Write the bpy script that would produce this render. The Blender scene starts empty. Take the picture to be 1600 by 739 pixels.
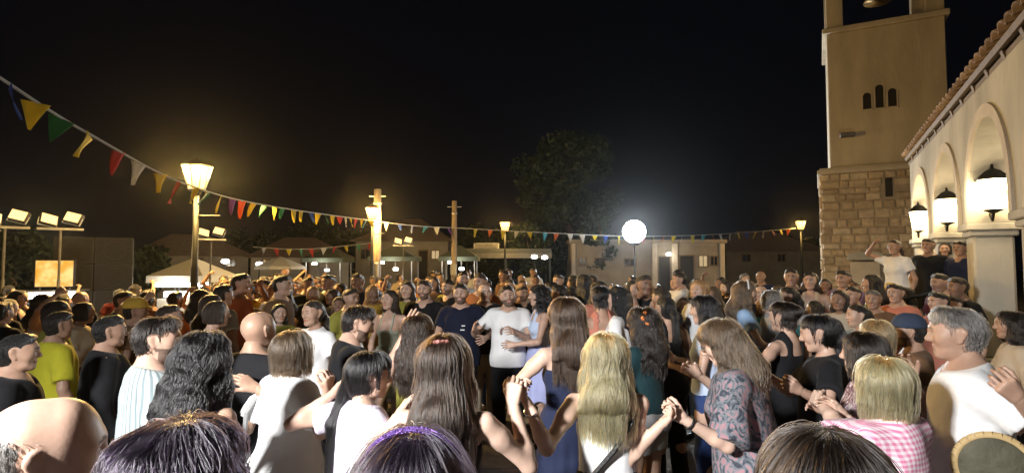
import bpy, math, random
import numpy as np
from mathutils import Vector, Matrix

SC = bpy.context.scene
COL = SC.collection
R = math.radians

# ------------------------------------------------------------------ camera
CAM_Z, FPX, PCX, PCY, HOR = 1.9, 900.0, 800.0, 369.5, 415.0
PITCH = math.atan((HOR - PCY) / FPX)
cam = bpy.data.cameras.new('camera')
cam.sensor_width = 36.0
cam.lens = FPX / 1600.0 * 36.0
cam.clip_start = 0.05
cam.clip_end = 2000.0
cam_o = bpy.data.objects.new('camera', cam)
cam_o.location = (0, 0, CAM_Z)
cam_o.rotation_euler = (math.pi / 2 + PITCH, 0, 0)
COL.objects.link(cam_o)
SC.camera = cam_o

# ------------------------------------------------------------------ night sky
world = bpy.data.worlds.new('World')
SC.world = world
world.use_nodes = True
nt = world.node_tree
bg = nt.nodes['Background']
sky = nt.nodes.new('ShaderNodeTexSky')
sky.sky_type = 'NISHITA'
sky.sun_disc = False
sky.sun_elevation = R(-9)
sky.sun_rotation = R(160)
add = nt.nodes.new('ShaderNodeMix')
add.data_type = 'RGBA'
add.blend_type = 'ADD'
add.inputs[0].default_value = 1.0
nt.links.new(sky.outputs[0], add.inputs[6])
add.inputs[7].default_value = (0.020, 0.022, 0.035, 1)      # airglow of the lit town
nt.links.new(add.outputs[2], bg.inputs[0])
bg.inputs[1].default_value = 0.08

moon = bpy.data.lights.new('moon', 'SUN')
moon.energy = 0.02
moon.angle = R(0.5)
moon.color = (1.0, 0.95, 0.88)
moon_o = bpy.data.objects.new('moon', moon)
moon_o.rotation_euler = (R(50), 0, R(-20))
COL.objects.link(moon_o)

SC.view_settings.view_transform = 'Standard'
SC.view_settings.look = 'None'
SC.view_settings.gamma = 1.0
SC.view_settings.use_curve_mapping = False
SC.view_settings.exposure = 0.0
SC.cycles.use_denoising = True
SC.cycles.max_bounces = 5
SC.cycles.diffuse_bounces = 3
SC.cycles.glossy_bounces = 2
SC.cycles.transmission_bounces = 3
SC.cycles.transparent_max_bounces = 6
SC.cycles.sample_clamp_indirect = 4.0
SC.cycles.caustics_reflective = False
SC.cycles.caustics_refractive = False


def at(px, py, Y):
    """world point seen at photo pixel (1600x739) whose forward distance is Y metres"""
    dx, dz = (px - PCX) / FPX, (PCY - py) / FPX
    c, s = math.cos(PITCH), math.sin(PITCH)
    fy, fz = c - dz * s, s + dz * c
    k = Y / fy
    return Vector((dx * k, Y, CAM_Z + fz * k))
# ------------------------------------------------------------------ object helpers
def link(name, data, parent=None, loc=None, kind=None):
    o = bpy.data.objects.new(name, data)
    COL.objects.link(o)
    if parent is not None:
        o.parent = parent
    if loc is not None:
        o.location = loc
    if kind:
        o['kind'] = kind
    return o


def tag(o, label, cat, group=None):
    o['label'] = label
    o['category'] = cat
    if group:
        o['group'] = group
    return o


def empty(name, loc=(0, 0, 0), rz=0.0):
    o = bpy.data.objects.new(name, None)
    o.location = loc
    o.rotation_euler = (0, 0, rz)
    o.empty_display_size = 0.2
    COL.objects.link(o)
    return o


def copy_tree(o, parent=None):
    c = o.copy()
    COL.objects.link(c)
    c.parent = parent
    for ch in o.children:
        copy_tree(ch, c)
    return c


def np_mesh(name, v, quads, mats, midx=None, smooth=True):
    """mesh from numpy vertices and quads"""
    me = bpy.data.meshes.new(name)
    q = np.asarray(quads, np.int32)
    nq = len(q)
    me.vertices.add(len(v))
    me.vertices.foreach_set('co', np.asarray(v, np.float32).ravel())
    me.loops.add(nq * 4)
    me.loops.foreach_set('vertex_index', q.ravel())
    me.polygons.add(nq)
    me.polygons.foreach_set('loop_start', np.arange(nq, dtype=np.int32) * 4)
    if midx is not None:
        me.polygons.foreach_set('material_index', np.asarray(midx, np.int32))
    me.polygons.foreach_set('use_smooth', np.full(nq, smooth))
    me.update(calc_edges=True)
    for m in mats:
        me.materials.append(m)
    return me


class MB:
    """collects polygons into one mesh"""
    def __init__(s):
        s.v, s.f = [], []

    def poly(s, pts, faces):
        b = len(s.v)
        s.v += [tuple(p) for p in pts]
        s.f += [tuple(i + b for i in f) for f in faces]

    def box(s, lo, hi, ch=0.0, M=None):
        x0, y0, z0 = lo
        x1, y1, z1 = hi
        if ch <= 0:
            p = [(x0, y0, z0), (x1, y0, z0), (x1, y1, z0), (x0, y1, z0), (x0, y0, z1), (x1, y0, z1), (x1, y1, z1), (x0, y1, z1)]
            f = [(3, 2, 1, 0), (4, 5, 6, 7), (0, 1, 5, 4), (1, 2, 6, 5), (2, 3, 7, 6), (3, 0, 4, 7)]
        else:
            c = ch
            p = []
            for z, i in ((z0, c), (z0 + c, 0), (z1 - c, 0), (z1, c)):
                p += [(x0 + i + (c if not i else 0), y0 + i, z), (x1 - i - (c if not i else 0), y0 + i, z), (x1 - i, y0 + i + (c if not i else 0), z), (x1 - i, y1 - i - (c if not i else 0), z),
                      (x1 - i - (c if not i else 0), y1 - i, z), (x0 + i + (c if not i else 0), y1 - i, z), (x0 + i, y1 - i - (c if not i else 0), z), (x0 + i, y0 + i + (c if not i else 0), z)]
            f = [tuple(range(7, -1, -1)), tuple(range(24, 32))]
            for r in range(3):
                for k in range(8):
                    f.append((r * 8 + k, r * 8 + (k + 1) % 8, r * 8 + 8 + (k + 1) % 8, r * 8 + 8 + k))
        if M is not None:
            p = [M @ Vector(q) for q in p]
        s.poly(p, f)

    def tube(s, a, b, ra, rb, n=10, caps=True):
        a, b = Vector(a), Vector(b)
        d = (b - a).normalized()
        u = d.orthogonal().normalized()
        w = d.cross(u)
        p = []
        for c, r in ((a, ra), (b, rb)):
            for k in range(n):
                t = 2 * math.pi * k / n
                p.append(c + (u * math.cos(t) + w * math.sin(t)) * r)
        f = [(k, (k + 1) % n, n + (k + 1) % n, n + k) for k in range(n)]
        if caps:
            f += [tuple(range(n - 1, -1, -1)), tuple(range(n, 2 * n))]
        s.poly(p, f)

    def lathe(s, prof, c=(0, 0, 0), n=16, caps=True):
        p, f = [], []
        for r, z in prof:
            for k in range(n):
                t = 2 * math.pi * k / n
                p.append((c[0] + r * math.cos(t), c[1] + r * math.sin(t), c[2] + z))
        m = len(prof)
        for i in range(m - 1):
            for k in range(n):
                f.append((i * n + k, i * n + (k + 1) % n, (i + 1) * n + (k + 1) % n, (i + 1) * n + k))
        if caps:
            f += [tuple(range(n - 1, -1, -1)), tuple(range((m - 1) * n, m * n))]
        s.poly(p, f)

    def prism(s, pts, a, b):
        """polygon pts (x,z) extruded along y from a to b"""
        n = len(pts)
        p = [(x, a, z) for x, z in pts] + [(x, b, z) for x, z in pts]
        f = [tuple(range(n)), tuple(range(2 * n - 1, n - 1, -1))]
        f += [(k, n + k, n + (k + 1) % n, (k + 1) % n) for k in range(n)]
        s.poly(p, f)

    def mesh(s, name, mats, smooth=False):
        me = bpy.data.meshes.new(name)
        me.from_pydata(s.v, [], s.f)
        for m in (mats if isinstance(mats, (list, tuple)) else [mats]):
            me.materials.append(m)
        if smooth:
            me.polygons.foreach_set('use_smooth', [True] * len(me.polygons))
        me.update()
        return me

    def build(s, name, mats, parent=None, loc=None, smooth=False, kind=None):
        return link(name, s.mesh(name, mats, smooth), parent, loc, kind)


# ------------------------------------------------------------------ materials
_mats = {}


def N(nt, t, **kw):
    n = nt.nodes.new(t)
    for k, v in kw.items():
        setattr(n, k, v)
    return n


def mat(name, col, rough=0.7, var=0.12, scale=6.0, bump=0.0, bscale=30.0, metal=0.0, spec=0.3, sss=0.0, stretch=(1, 1, 1), sheen=0.0, coords='Object'):
    if name in _mats:
        return _mats[name]
    m = bpy.data.materials.new(name)
    _mats[name] = m
    m.use_nodes = True
    nt = m.node_tree
    b = nt.nodes['Principled BSDF']
    b.inputs['Roughness'].default_value = rough
    b.inputs['Metallic'].default_value = metal
    b.inputs['Specular IOR Level'].default_value = spec
    if sss:
        b.inputs['Subsurface Weight'].default_value = sss
        b.inputs['Subsurface Radius'].default_value = (0.012, 0.005, 0.003)
        b.inputs['Subsurface Scale'].default_value = 1.0
    if sheen:
        b.inputs['Sheen Weight'].default_value = sheen
        b.inputs['Sheen Roughness'].default_value = 0.4
    tc = N(nt, 'ShaderNodeTexCoord')
    mp = N(nt, 'ShaderNodeMapping')
    mp.inputs['Scale'].default_value = stretch
    nt.links.new(tc.outputs[coords], mp.inputs[0])
    nz = N(nt, 'ShaderNodeTexNoise')
    nz.inputs['Scale'].default_value = scale
    nz.inputs['Detail'].default_value = 5
    nt.links.new(mp.outputs[0], nz.inputs['Vector'])
    rp = N(nt, 'ShaderNodeValToRGB')
    c = np.array(col[:3])
    rp.color_ramp.elements[0].position = 0.3
    rp.color_ramp.elements[1].position = 0.7
    rp.color_ramp.elements[0].color = (*np.clip(c * (1 - var), 0, 1), 1)
    rp.color_ramp.elements[1].color = (*np.clip(c * (1 + var), 0, 1), 1)
    nt.links.new(nz.outputs['Fac'], rp.inputs[0])
    nt.links.new(rp.outputs[0], b.inputs['Base Color'])
    if bump:
        n2 = N(nt, 'ShaderNodeTexNoise')
        n2.inputs['Scale'].default_value = bscale
        n2.inputs['Detail'].default_value = 4
        nt.links.new(mp.outputs[0], n2.inputs['Vector'])
        bp = N(nt, 'ShaderNodeBump')
        bp.inputs['Strength'].default_value = min(1.0, bump)
        bp.inputs['Distance'].default_value = 0.02
        nt.links.new(n2.outputs['Fac'], bp.inputs['Height'])
        nt.links.new(bp.outputs[0], b.inputs['Normal'])
    return m


def emit(name, col, strength):
    if name in _mats:
        return _mats[name]
    m = bpy.data.materials.new(name)
    _mats[name] = m
    m.use_nodes = True
    b = m.node_tree.nodes['Principled BSDF']
    b.inputs['Base Color'].default_value = (*[0.12 * c for c in col], 1)
    b.inputs['Emission Color'].default_value = (*col, 1)
    b.inputs['Emission Strength'].default_value = strength
    return m


def cloth(name, col, rough=0.85, var=0.06):
    return mat('cloth_' + name, col, rough, var, 9.0, 0.34, 12.0, spec=0.15, sheen=0.06)


def pattern_cloth(name, kind, c1, c2, c3=None, scale=40.0):
    """stripes, checks or printed cloth"""
    key = 'cloth_' + name
    if key in _mats:
        return _mats[key]
    m = cloth(name, c1)
    nt = m.node_tree
    b = nt.nodes['Principled BSDF']
    tc = N(nt, 'ShaderNodeTexCoord')
    sep = N(nt, 'ShaderNodeSeparateXYZ')
    warp = N(nt, 'ShaderNodeTexNoise')
    warp.inputs['Scale'].default_value = 5.0
    mixv = N(nt, 'ShaderNodeMix', data_type='VECTOR')
    mixv.inputs[0].default_value = 0.03
    nt.links.new(tc.outputs['Object'], warp.inputs['Vector'])
    nt.links.new(tc.outputs['Object'], mixv.inputs[4])
    nt.links.new(warp.outputs['Color'], mixv.inputs[5])
    nt.links.new(mixv.outputs[1], sep.inputs[0])

    def band(sock, f, thr):
        a = N(nt, 'ShaderNodeMath', operation='MULTIPLY')
        nt.links.new(sock, a.inputs[0])
        a.inputs[1].default_value = f
        s = N(nt, 'ShaderNodeMath', operation='SINE')
        nt.links.new(a.outputs[0], s.inputs[0])
        g = N(nt, 'ShaderNodeMapRange', interpolation_type='SMOOTHSTEP')
        nt.links.new(s.outputs[0], g.inputs[0])
        g.inputs[1].default_value = thr - 0.25
        g.inputs[2].default_value = thr + 0.25
        return g.outputs[0]

    mx = N(nt, 'ShaderNodeMix', data_type='RGBA')
    mx.inputs[6].default_value = (*c1, 1)
    mx.inputs[7].default_value = (*c2, 1)
    if kind == 'stripes':
        # vertical stripes run round the body: angle about the spine
        at2 = N(nt, 'ShaderNodeMath', operation='ARCTAN2')
        nt.links.new(sep.outputs[0], at2.inputs[0])
        nt.links.new(sep.outputs[1], at2.inputs[1])
        nt.links.new(band(at2.outputs[0], scale, 0.35), mx.inputs[0])
    elif kind == 'checks':
        at2 = N(nt, 'ShaderNodeMath', operation='ADD')
        nt.links.new(sep.outputs[0], at2.inputs[0])
        nt.links.new(sep.outputs[1], at2.inputs[1])
        ad = N(nt, 'ShaderNodeMath', operation='ADD')
        nt.links.new(band(at2.outputs[0], scale, 0.0), ad.inputs[0])
        nt.links.new(band(sep.outputs[2], scale, 0.0), ad.inputs[1])
        hf = N(nt, 'ShaderNodeMath', operation='MULTIPLY')
        hf.inputs[1].default_value = 0.5
        nt.links.new(ad.outputs[0], hf.inputs[0])
        nt.links.new(hf.outputs[0], mx.inputs[0])
    else:
        v = N(nt, 'ShaderNodeTexNoise')
        v.inputs['Scale'].default_value = scale
        v.inputs['Detail'].default_value = 6
        v.inputs['Distortion'].default_value = 2.5
        nt.links.new(tc.outputs['Object'], v.inputs['Vector'])
        rp = N(nt, 'ShaderNodeValToRGB')
        e = rp.color_ramp.elements
        e[0].position, e[1].position = 0.40, 0.62
        e[0].color, e[1].color = (*c1, 1), (*c2, 1)
        k = e.new(0.52)
        k.color = (*(c3 or c2), 1)
        nt.links.new(v.outputs['Fac'], rp.inputs[0])
        nt.links.new(rp.outputs[0], b.inputs['Base Color'])
        return m
    nt.links.new(mx.outputs[2], b.inputs['Base Color'])
    return m


def hair_mat(name, col, rough=0.42):
    """solid hair mass: strand-wise streaks along the fall of the hair"""
    return mat('hair_' + name, col, rough, 0.55, 24.0, 0.9, 60.0, spec=0.5, stretch=(3.0, 3.0, 0.22))


def strand_mat(name, col):
    key = 'strand_' + name
    if key in _mats:
        return _mats[key]
    m = bpy.data.materials.new(key)
    _mats[key] = m
    m.use_nodes = True
    nt = m.node_tree
    nt.nodes.remove(nt.nodes['Principled BSDF'])
    h = N(nt, 'ShaderNodeBsdfHairPrincipled')
    h.model = 'CHIANG'
    h.parametrization = 'COLOR'
    h.inputs['Color'].default_value = (*col, 1)
    h.inputs['Roughness'].default_value = 0.32
    h.inputs['Radial Roughness'].default_value = 0.45
    for nm, v in (('Random Color', 0.0), ('Random Roughness', 0.3)):
        if nm in h.inputs:
            h.inputs[nm].default_value = v
    hi = N(nt, 'ShaderNodeHairInfo')
    rp = N(nt, 'ShaderNodeValToRGB')
    c = np.array(col)
    rp.color_ramp.elements[0].color = (*np.clip(c * 0.45, 0, 1), 1)
    rp.color_ramp.elements[1].color = (*np.clip(c * 1.5, 0, 1), 1)
    nt.links.new(hi.outputs['Random'], rp.inputs[0])
    nt.links.new(rp.outputs[0], h.inputs['Color'])
    nt.links.new(h.outputs[0], nt.nodes['Material Output'].inputs[0])
    return m


# ------------------------------------------------------------------ implicit surfaces
class Field:
    """signed distance samples on a grid; primitives are blended in one after another"""
    def __init__(s, lo, hi, h):
        lo, hi = np.asarray(lo, float), np.asarray(hi, float)
        s.lo, s.h = lo, h
        s.n = np.ceil((hi - lo) / h).astype(int) + 1
        s.ax = [lo[i] + np.arange(s.n[i]) * h for i in range(3)]
        s.f = np.full(tuple(s.n), 0.12, np.float32)

    def cone(s, a, b, ra, rb, k=0.03, fl=None, fs=1.0, sub=False, cap=None):
        """round cone a-b; fl/fs flatten it along a direction; cap cuts it square at b ('b') or both ends ('ab')"""
        a, b = np.asarray(a, float), np.asarray(b, float)
        rm = max(ra, rb)
        mg = rm + k + 3 * s.h
        lo, hi = np.minimum(a, b) - mg, np.maximum(a, b) + mg
        i0 = np.clip(np.floor((lo - s.lo) / s.h).astype(int), 0, s.n)
        i1 = np.clip(np.ceil((hi - s.lo) / s.h).astype(int) + 1, 0, s.n)
        if (i1 <= i0).any():
            return s
        X = (s.ax[0][i0[0]:i1[0]] - a[0])[:, None, None]
        Y = (s.ax[1][i0[1]:i1[1]] - a[1])[None, :, None]
        Z = (s.ax[2][i0[2]:i1[2]] - a[2])[None, None, :]
        d = b - a
        dd = max(d @ d, 1e-9)
        t0 = (X * d[0] + Y * d[1] + Z * d[2]) / dd
        t = np.clip(t0, 0, 1)
        X, Y, Z = X - t * d[0], Y - t * d[1], Z - t * d[2]
        q = X * X + Y * Y + Z * Z
        if fl is not None:
            fl = np.asarray(fl, float)
            fl = fl / np.linalg.norm(fl)
            c = X * fl[0] + Y * fl[1] + Z * fl[2]
            q = q + (fs * fs - 1) * c * c
        g = np.sqrt(np.maximum(q, 0)) - (ra + (rb - ra) * t)
        if cap:
            L = math.sqrt(dd)
            if 'b' in cap:
                g = np.maximum(g, (t0 - 1) * L)
            if 'a' in cap:
                g = np.maximum(g, -t0 * L)
        w = s.f[i0[0]:i1[0], i0[1]:i1[1], i0[2]:i1[2]]
        if sub:
            g = -g
            hh = np.maximum(k - np.abs(w - g), 0) / max(k, 1e-6)
            w[...] = np.maximum(w, g) + hh * hh * k * 0.25
        else:
            hh = np.maximum(k - np.abs(w - g), 0) / max(k, 1e-6)
            w[...] = np.minimum(w, g) - hh * hh * k * 0.25
        return s

    def ball(s, c, r, k=0.03, **kw):
        c = np.asarray(c, float)
        return s.cone(c, c + [0, 0, 1e-4], r, r, k, **kw)

    def grid(s):
        return s.ax[0][:, None, None], s.ax[1][None, :, None], s.ax[2][None, None, :]

    def cut(s, n, p):
        """keep what lies behind the plane through p with normal n"""
        X, Y, Z = s.grid()
        s.f = np.maximum(s.f, ((X - p[0]) * n[0] + (Y - p[1]) * n[1] + (Z - p[2]) * n[2]).astype(np.float32))
        return s

    def wrinkle(s, amp, freq, seed, stretch=(1, 1, 1)):
        r = np.random.RandomState(seed)
        X, Y, Z = s.grid()
        acc = 0
        for i in range(5):
            k = r.normal(size=3) * freq * (0.6 + 0.35 * i) * np.asarray(stretch)
            ph = r.rand() * 6.28
            k2 = r.normal(size=3) * freq * 0.5
            acc = acc + np.sin(k[0] * X + k[1] * Y + k[2] * Z + ph + 1.3 * np.sin(k2[0] * X + k2[1] * Y + k2[2] * Z)) / (1 + 0.5 * i)
        s.f = s.f + (acc * amp * 0.45).astype(np.float32)
        return s

    def mesh(s):
        f, h = s.f, s.h
        sg = f < 0
        c = np.zeros(tuple(s.n - 1), np.int8)
        for i in (0, 1):
            for j in (0, 1):
                for k in (0, 1):
                    c += sg[i:s.n[0] - 1 + i, j:s.n[1] - 1 + j, k:s.n[2] - 1 + k]
        act = (c > 0) & (c < 8)
        I, J, K = np.nonzero(act)
        idx = np.full(act.shape, -1, np.int32)
        idx[act] = np.arange(len(I), dtype=np.int32)
        acc = np.zeros((len(I), 3))
        cnt = np.zeros(len(I))
        for axis in range(3):
            e = [0, 0, 0]
            e[axis] = 1
            o1, o2 = [i for i in range(3) if i != axis]
            for u in (0, 1):
                for v in (0, 1):
                    o = [0, 0, 0]
                    o[o1], o[o2] = u, v
                    fa = f[I + o[0], J + o[1], K + o[2]]
                    fb = f[I + o[0] + e[0], J + o[1] + e[1], K + o[2] + e[2]]
                    m = (fa < 0) != (fb < 0)
                    t = fa[m] / (fa[m] - fb[m])
                    p = np.empty((m.sum(), 3))
                    p[:] = o
                    p[:, axis] += t
                    acc[m] += p
                    cnt[m] += 1
        v = (acc / cnt[:, None] + np.stack([I, J, K], 1)) * h + s.lo
        qs = []
        for axis in range(3):
            o1, o2 = (axis + 1) % 3, (axis + 2) % 3
            sl = [slice(1, -1)] * 3
            a, b = list(sl), list(sl)
            a[axis], b[axis] = slice(0, -1), slice(1, None)
            sa, sb = sg[tuple(a)], sg[tuple(b)]
            P = np.nonzero(sa != sb)
            inside = sa[P]
            P = [p.copy() for p in P]
            P[o1] += 1
            P[o2] += 1

            def cell(d1, d2):
                q = list(P)
                q[o1] = P[o1] - d1
                q[o2] = P[o2] - d2
                return idx[q[0], q[1], q[2]]
            qd = np.stack([cell(1, 1), cell(0, 1), cell(0, 0), cell(1, 0)], 1)
            qd[~inside] = qd[~inside][:, ::-1]
            qs.append(qd)
        q = np.concatenate(qs)
        return v, q[(q >= 0).all(1)]

    def sampler(s):
        gx, gy, gz = np.gradient(s.f, s.h)

        def smp(p):
            u = (p - s.lo) / s.h
            i = np.clip(np.floor(u).astype(int), 0, s.n - 2)
            w = np.clip(u - i, 0, 1)
            d = np.zeros(len(p))
            g = np.zeros((len(p), 3))
            for a in (0, 1):
                for b in (0, 1):
                    for c in (0, 1):
                        k = (w[:, 0] if a else 1 - w[:, 0]) * (w[:, 1] if b else 1 - w[:, 1]) * (w[:, 2] if c else 1 - w[:, 2])
                        j = (i[:, 0] + a, i[:, 1] + b, i[:, 2] + c)
                        d += k * s.f[j]
                        g[:, 0] += k * gx[j]
                        g[:, 1] += k * gy[j]
                        g[:, 2] += k * gz[j]
            g /= np.maximum(np.linalg.norm(g, axis=1, keepdims=True), 1e-6)
            return d, g
        return smp


def rot(ax, ang):
    return np.array(Matrix.Rotation(ang, 3, ax))
# ------------------------------------------------------------------ people
SKIN = {
    'fair': (0.58, 0.40, 0.31), 'light': (0.49, 0.32, 0.24), 'tan': (0.385, 0.24, 0.17), 'brown': (0.27, 0.16, 0.11),
}
HAIRC = {
    'black': (0.006, 0.0055, 0.006), 'dark': (0.011, 0.008, 0.0065), 'brown': (0.022, 0.0135, 0.009), 'chestnut': (0.040, 0.023, 0.014),
    'lightbrown': (0.085, 0.054, 0.032), 'blond': (0.36, 0.20, 0.08), 'goldblond': (0.64, 0.315, 0.095), 'grey': (0.14, 0.13, 0.12), 'silver': (0.32, 0.31, 0.29),
    'plum': (0.010, 0.007, 0.012),
}


def skin_mat(t):
    return mat('skin_' + t, SKIN[t], 0.46, 0.18, 11.0, 0.035, 150.0, spec=0.35, sss=0.12)


def lip_mat(t):
    c = np.array(SKIN[t])
    return mat('lip_' + t, c * (0.85, 0.60, 0.60), 0.4, 0.05, 20, spec=0.4)


def brow_mat(h):
    return mat('brow_' + h, np.array(HAIRC[h]) * .8 + (.055, .036, .026), 0.7, 0.3, 200)


def stubble_mat(t, h):
    return mat('stubble_' + t + h, np.array(SKIN[t]) * 0.30 + np.array(HAIRC[h]) * 0.6, 0.7, 0.35, 260, 0.4, 400)


EYE = mat('eye_white', (0.62, 0.60, 0.57), 0.2, 0.02, 5, spec=0.5)
IRIS = mat('eye_iris', (0.02, 0.012, 0.008), 0.15, 0.02, 5, spec=0.5)

HS = 0.93       # head size against the rest of the figure
_heads = {}


def head_mesh(sex, beard=False, h=0.0052):
    key = (sex, beard, h)
    if key in _heads:
        return _heads[key]
    F = Field((-.115, -.14, -.205), (.115, .155, .145), h)
    m = sex == 'm'
    j = 1.0 if m else 0.90
    F.cone((0, -.030, .036), (0, .012, .040), .078, .076, .02)
    F.cone((0, -.045, .010), (0, .010, .000), .070, .070, .04)
    F.cone((0, .018, -.010), (0, .028, -.070), .064 * (1 if m else .97), .046 * j, .05)
    F.cone((-.036 * j, .030, -.078), (.036 * j, .030, -.078), .020, .020, .035)
    F.cone((-.012 * j, .064, -.098), (.012 * j, .064, -.098), .017, .017, .035)
    for s in (-1, 1):
        F.ball((s * .043, .048, -.020), .026, .03)
        F.cone((s * .012, .083, .028), (s * .044, .066, .026), .011 if m else .008, .010, .022)
        F.cone((s * .085, -.022, .016), (s * .079, -.010, -.026), .022, .013, .005, fl=(1, .5 * s, 0), fs=2.3)
    for s in (-1, 1):
        F.ball((s * .031, .103, .004), .0165, .016, sub=True)
    F.cone((0, .084, .016), (0, .104, -.022), .0075, .0115, .016)
    F.ball((0, .103, -.024), .0125, .012)
    for s in (-1, 1):
        F.ball((s * .0125, .092, -.028), .0085, .010)
    F.cone((-.019, .079, -.055), (.019, .079, -.055), .0075, .0075, .012)
    F.cone((-.015, .080, -.066), (.015, .080, -.066), .0082, .0082, .010)
    F.cone((-.022, .091, -.0605), (.022, .091, -.0605), .0022, .0022, .004, sub=True)
    F.cone((0, -.022, -.050), (0, -.040, -.215), .049 if m else .043, .054 if m else .046, .04)
    v, q = F.mesh()
    c = v[q].mean(1)
    q = q[c[:, 2] > -.196]
    c = v[q].mean(1)
    idx = np.zeros(len(q), int)
    lip = (np.abs(c[:, 0]) < .025) & (c[:, 2] > -.076) & (c[:, 2] < -.0475) & (c[:, 1] > .072) & (np.abs(c[:, 0]) * .36 + np.abs(c[:, 2] + .061) < .0145)
    idx[lip] = 1
    ax = np.abs(c[:, 0])
    brow = (ax > .011) & (ax < .050) & (np.abs(c[:, 2] - (.031 - (ax - .03) ** 2 * 6)) < (.0042 if m else .0030)) & (c[:, 1] > .04)
    idx[brow] = 2
    lash = (ax > .019) & (ax < .046) & (np.abs(c[:, 2] - .0105 + (ax - .031) ** 2 * 14) < .0030) & (c[:, 1] > .055)
    idx[lash] = 2
    if beard:
        bd = (c[:, 2] < -.036) & (c[:, 2] > -.135) & (c[:, 1] > .012) & ~lip & ~((ax < .032) & (c[:, 2] > -.044))
        bd |= (c[:, 2] <= .01) & (c[:, 2] > -.05) & (c[:, 1] > -.002) & (c[:, 1] < .026) & (ax > .05) & (ax < .074)
        idx[bd] = 5
    V, Q, I = [v], [q], [idx]
    for s in (-1, 1):
        E = Field((s * .031 - .02, .06, -.015), (s * .031 + .02, .10, .025), .0040)
        E.ball((s * .031, 0.0765, .004), .0135, .001)
        ev, eq = E.mesh()
        ec = ev[eq].mean(1) - (s * .031, .0765, .004)
        ei = np.where(np.hypot(ec[:, 0], ec[:, 2]) < .0072, 4, 3)
        lid = (ec[:, 2] > .0042) | (ec[:, 2] < -.0045)
        ei[lid] = 0
        V.append(ev)
        Q.append(eq + sum(len(x) for x in V[:-1]))
        I.append(ei)
    r = (np.concatenate(V), np.concatenate(Q), np.concatenate(I))
    _heads[key] = r
    return r


_hands = {}


def hand_mesh(kind, h=0.0048):
    """right hand, wrist at the origin, fingers along +y, palm facing -z, thumb towards -x"""
    key = (kind, h)
    if key in _hands:
        return _hands[key]
    curl = {'flat': 0.10, 'relaxed': 0.38, 'grip': 0.95, 'fist': 1.35}[kind]
    F = Field((-.10, -.05, -.12), (.07, .22, .06), h)
    F.cone((0, -.045, 0), (0, .012, 0), .027, .025, .02, fl=(0, 0, 1), fs=1.2)
    for i, x in enumerate((-.030, -.010, .010, .028)):
        F.cone((x * .45, .01, 0), (x, .085 - abs(i - 1) * .005, .002), .0175, .0125, .012, fl=(0, 0, 1), fs=1.05)
    L = ((.041, .026, .021), (.046, .030, .022), (.042, .028, .021), (.033, .021, .019))
    for i, x in enumerate((-.031, -.010, .011, .029)):
        p = np.array((x, .084 - abs(i - 1) * .005, .0))
        sp = (i - 1.5) * .07 * (1 if curl < .6 else .3)
        a = 0.0
        for k, l in enumerate(L[i]):
            a += curl * (0.8, 1.1, 0.8)[k] * (1 + .06 * i)
            d = np.array((math.sin(sp), math.cos(a) * math.cos(sp), -math.sin(a)))
            q = p + d * l
            F.cone(p, q, .0092 - .0008 * k - (i == 3) * .001, .0085 - .0008 * k - (i == 3) * .001, .003)
            p = q
    th = {'flat': (-.6, .75, -.15), 'relaxed': (-.45, .8, -.35), 'grip': (-.30, .70, -.62), 'fist': (-.1, .75, -.65)}[kind]
    th = np.array(th) / np.linalg.norm(th)
    p0 = np.array((-.016, .022, -.006))
    p1 = np.array((-.040, .052, -.014))
    F.cone(p0, p1, .0185, .0130, .014)
    p2 = p1 + th * .034
    F.cone(p1, p2, .0120, .0105, .004)
    t2 = th + np.array((.28, .1, -.12)) * (0.4 + curl)
    t2 /= np.linalg.norm(t2)
    F.cone(p2, p2 + t2 * .026, .0105, .0085, .004)
    r = F.mesh()
    _hands[key] = r
    return r


def unit(v):
    v = np.asarray(v, float)
    return v / max(np.linalg.norm(v), 1e-9)


def ik(S, W, l1, l2, pole):
    d = W - S
    L = np.linalg.norm(d)
    mx = (l1 + l2) * 0.995
    if L > mx:
        W = S + d * (mx / L)
        d, L = W - S, mx
    if L < 0.10:
        W = S + unit(d) * 0.10
        d, L = W - S, 0.10
    a = (l1 * l1 - l2 * l2 + L * L) / (2 * L)
    hgt = math.sqrt(max(l1 * l1 - a * a, 0))
    u = d / L
    p = pole - u * (pole @ u)
    p = unit(p)
    return S + u * a + p * hgt, W


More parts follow.
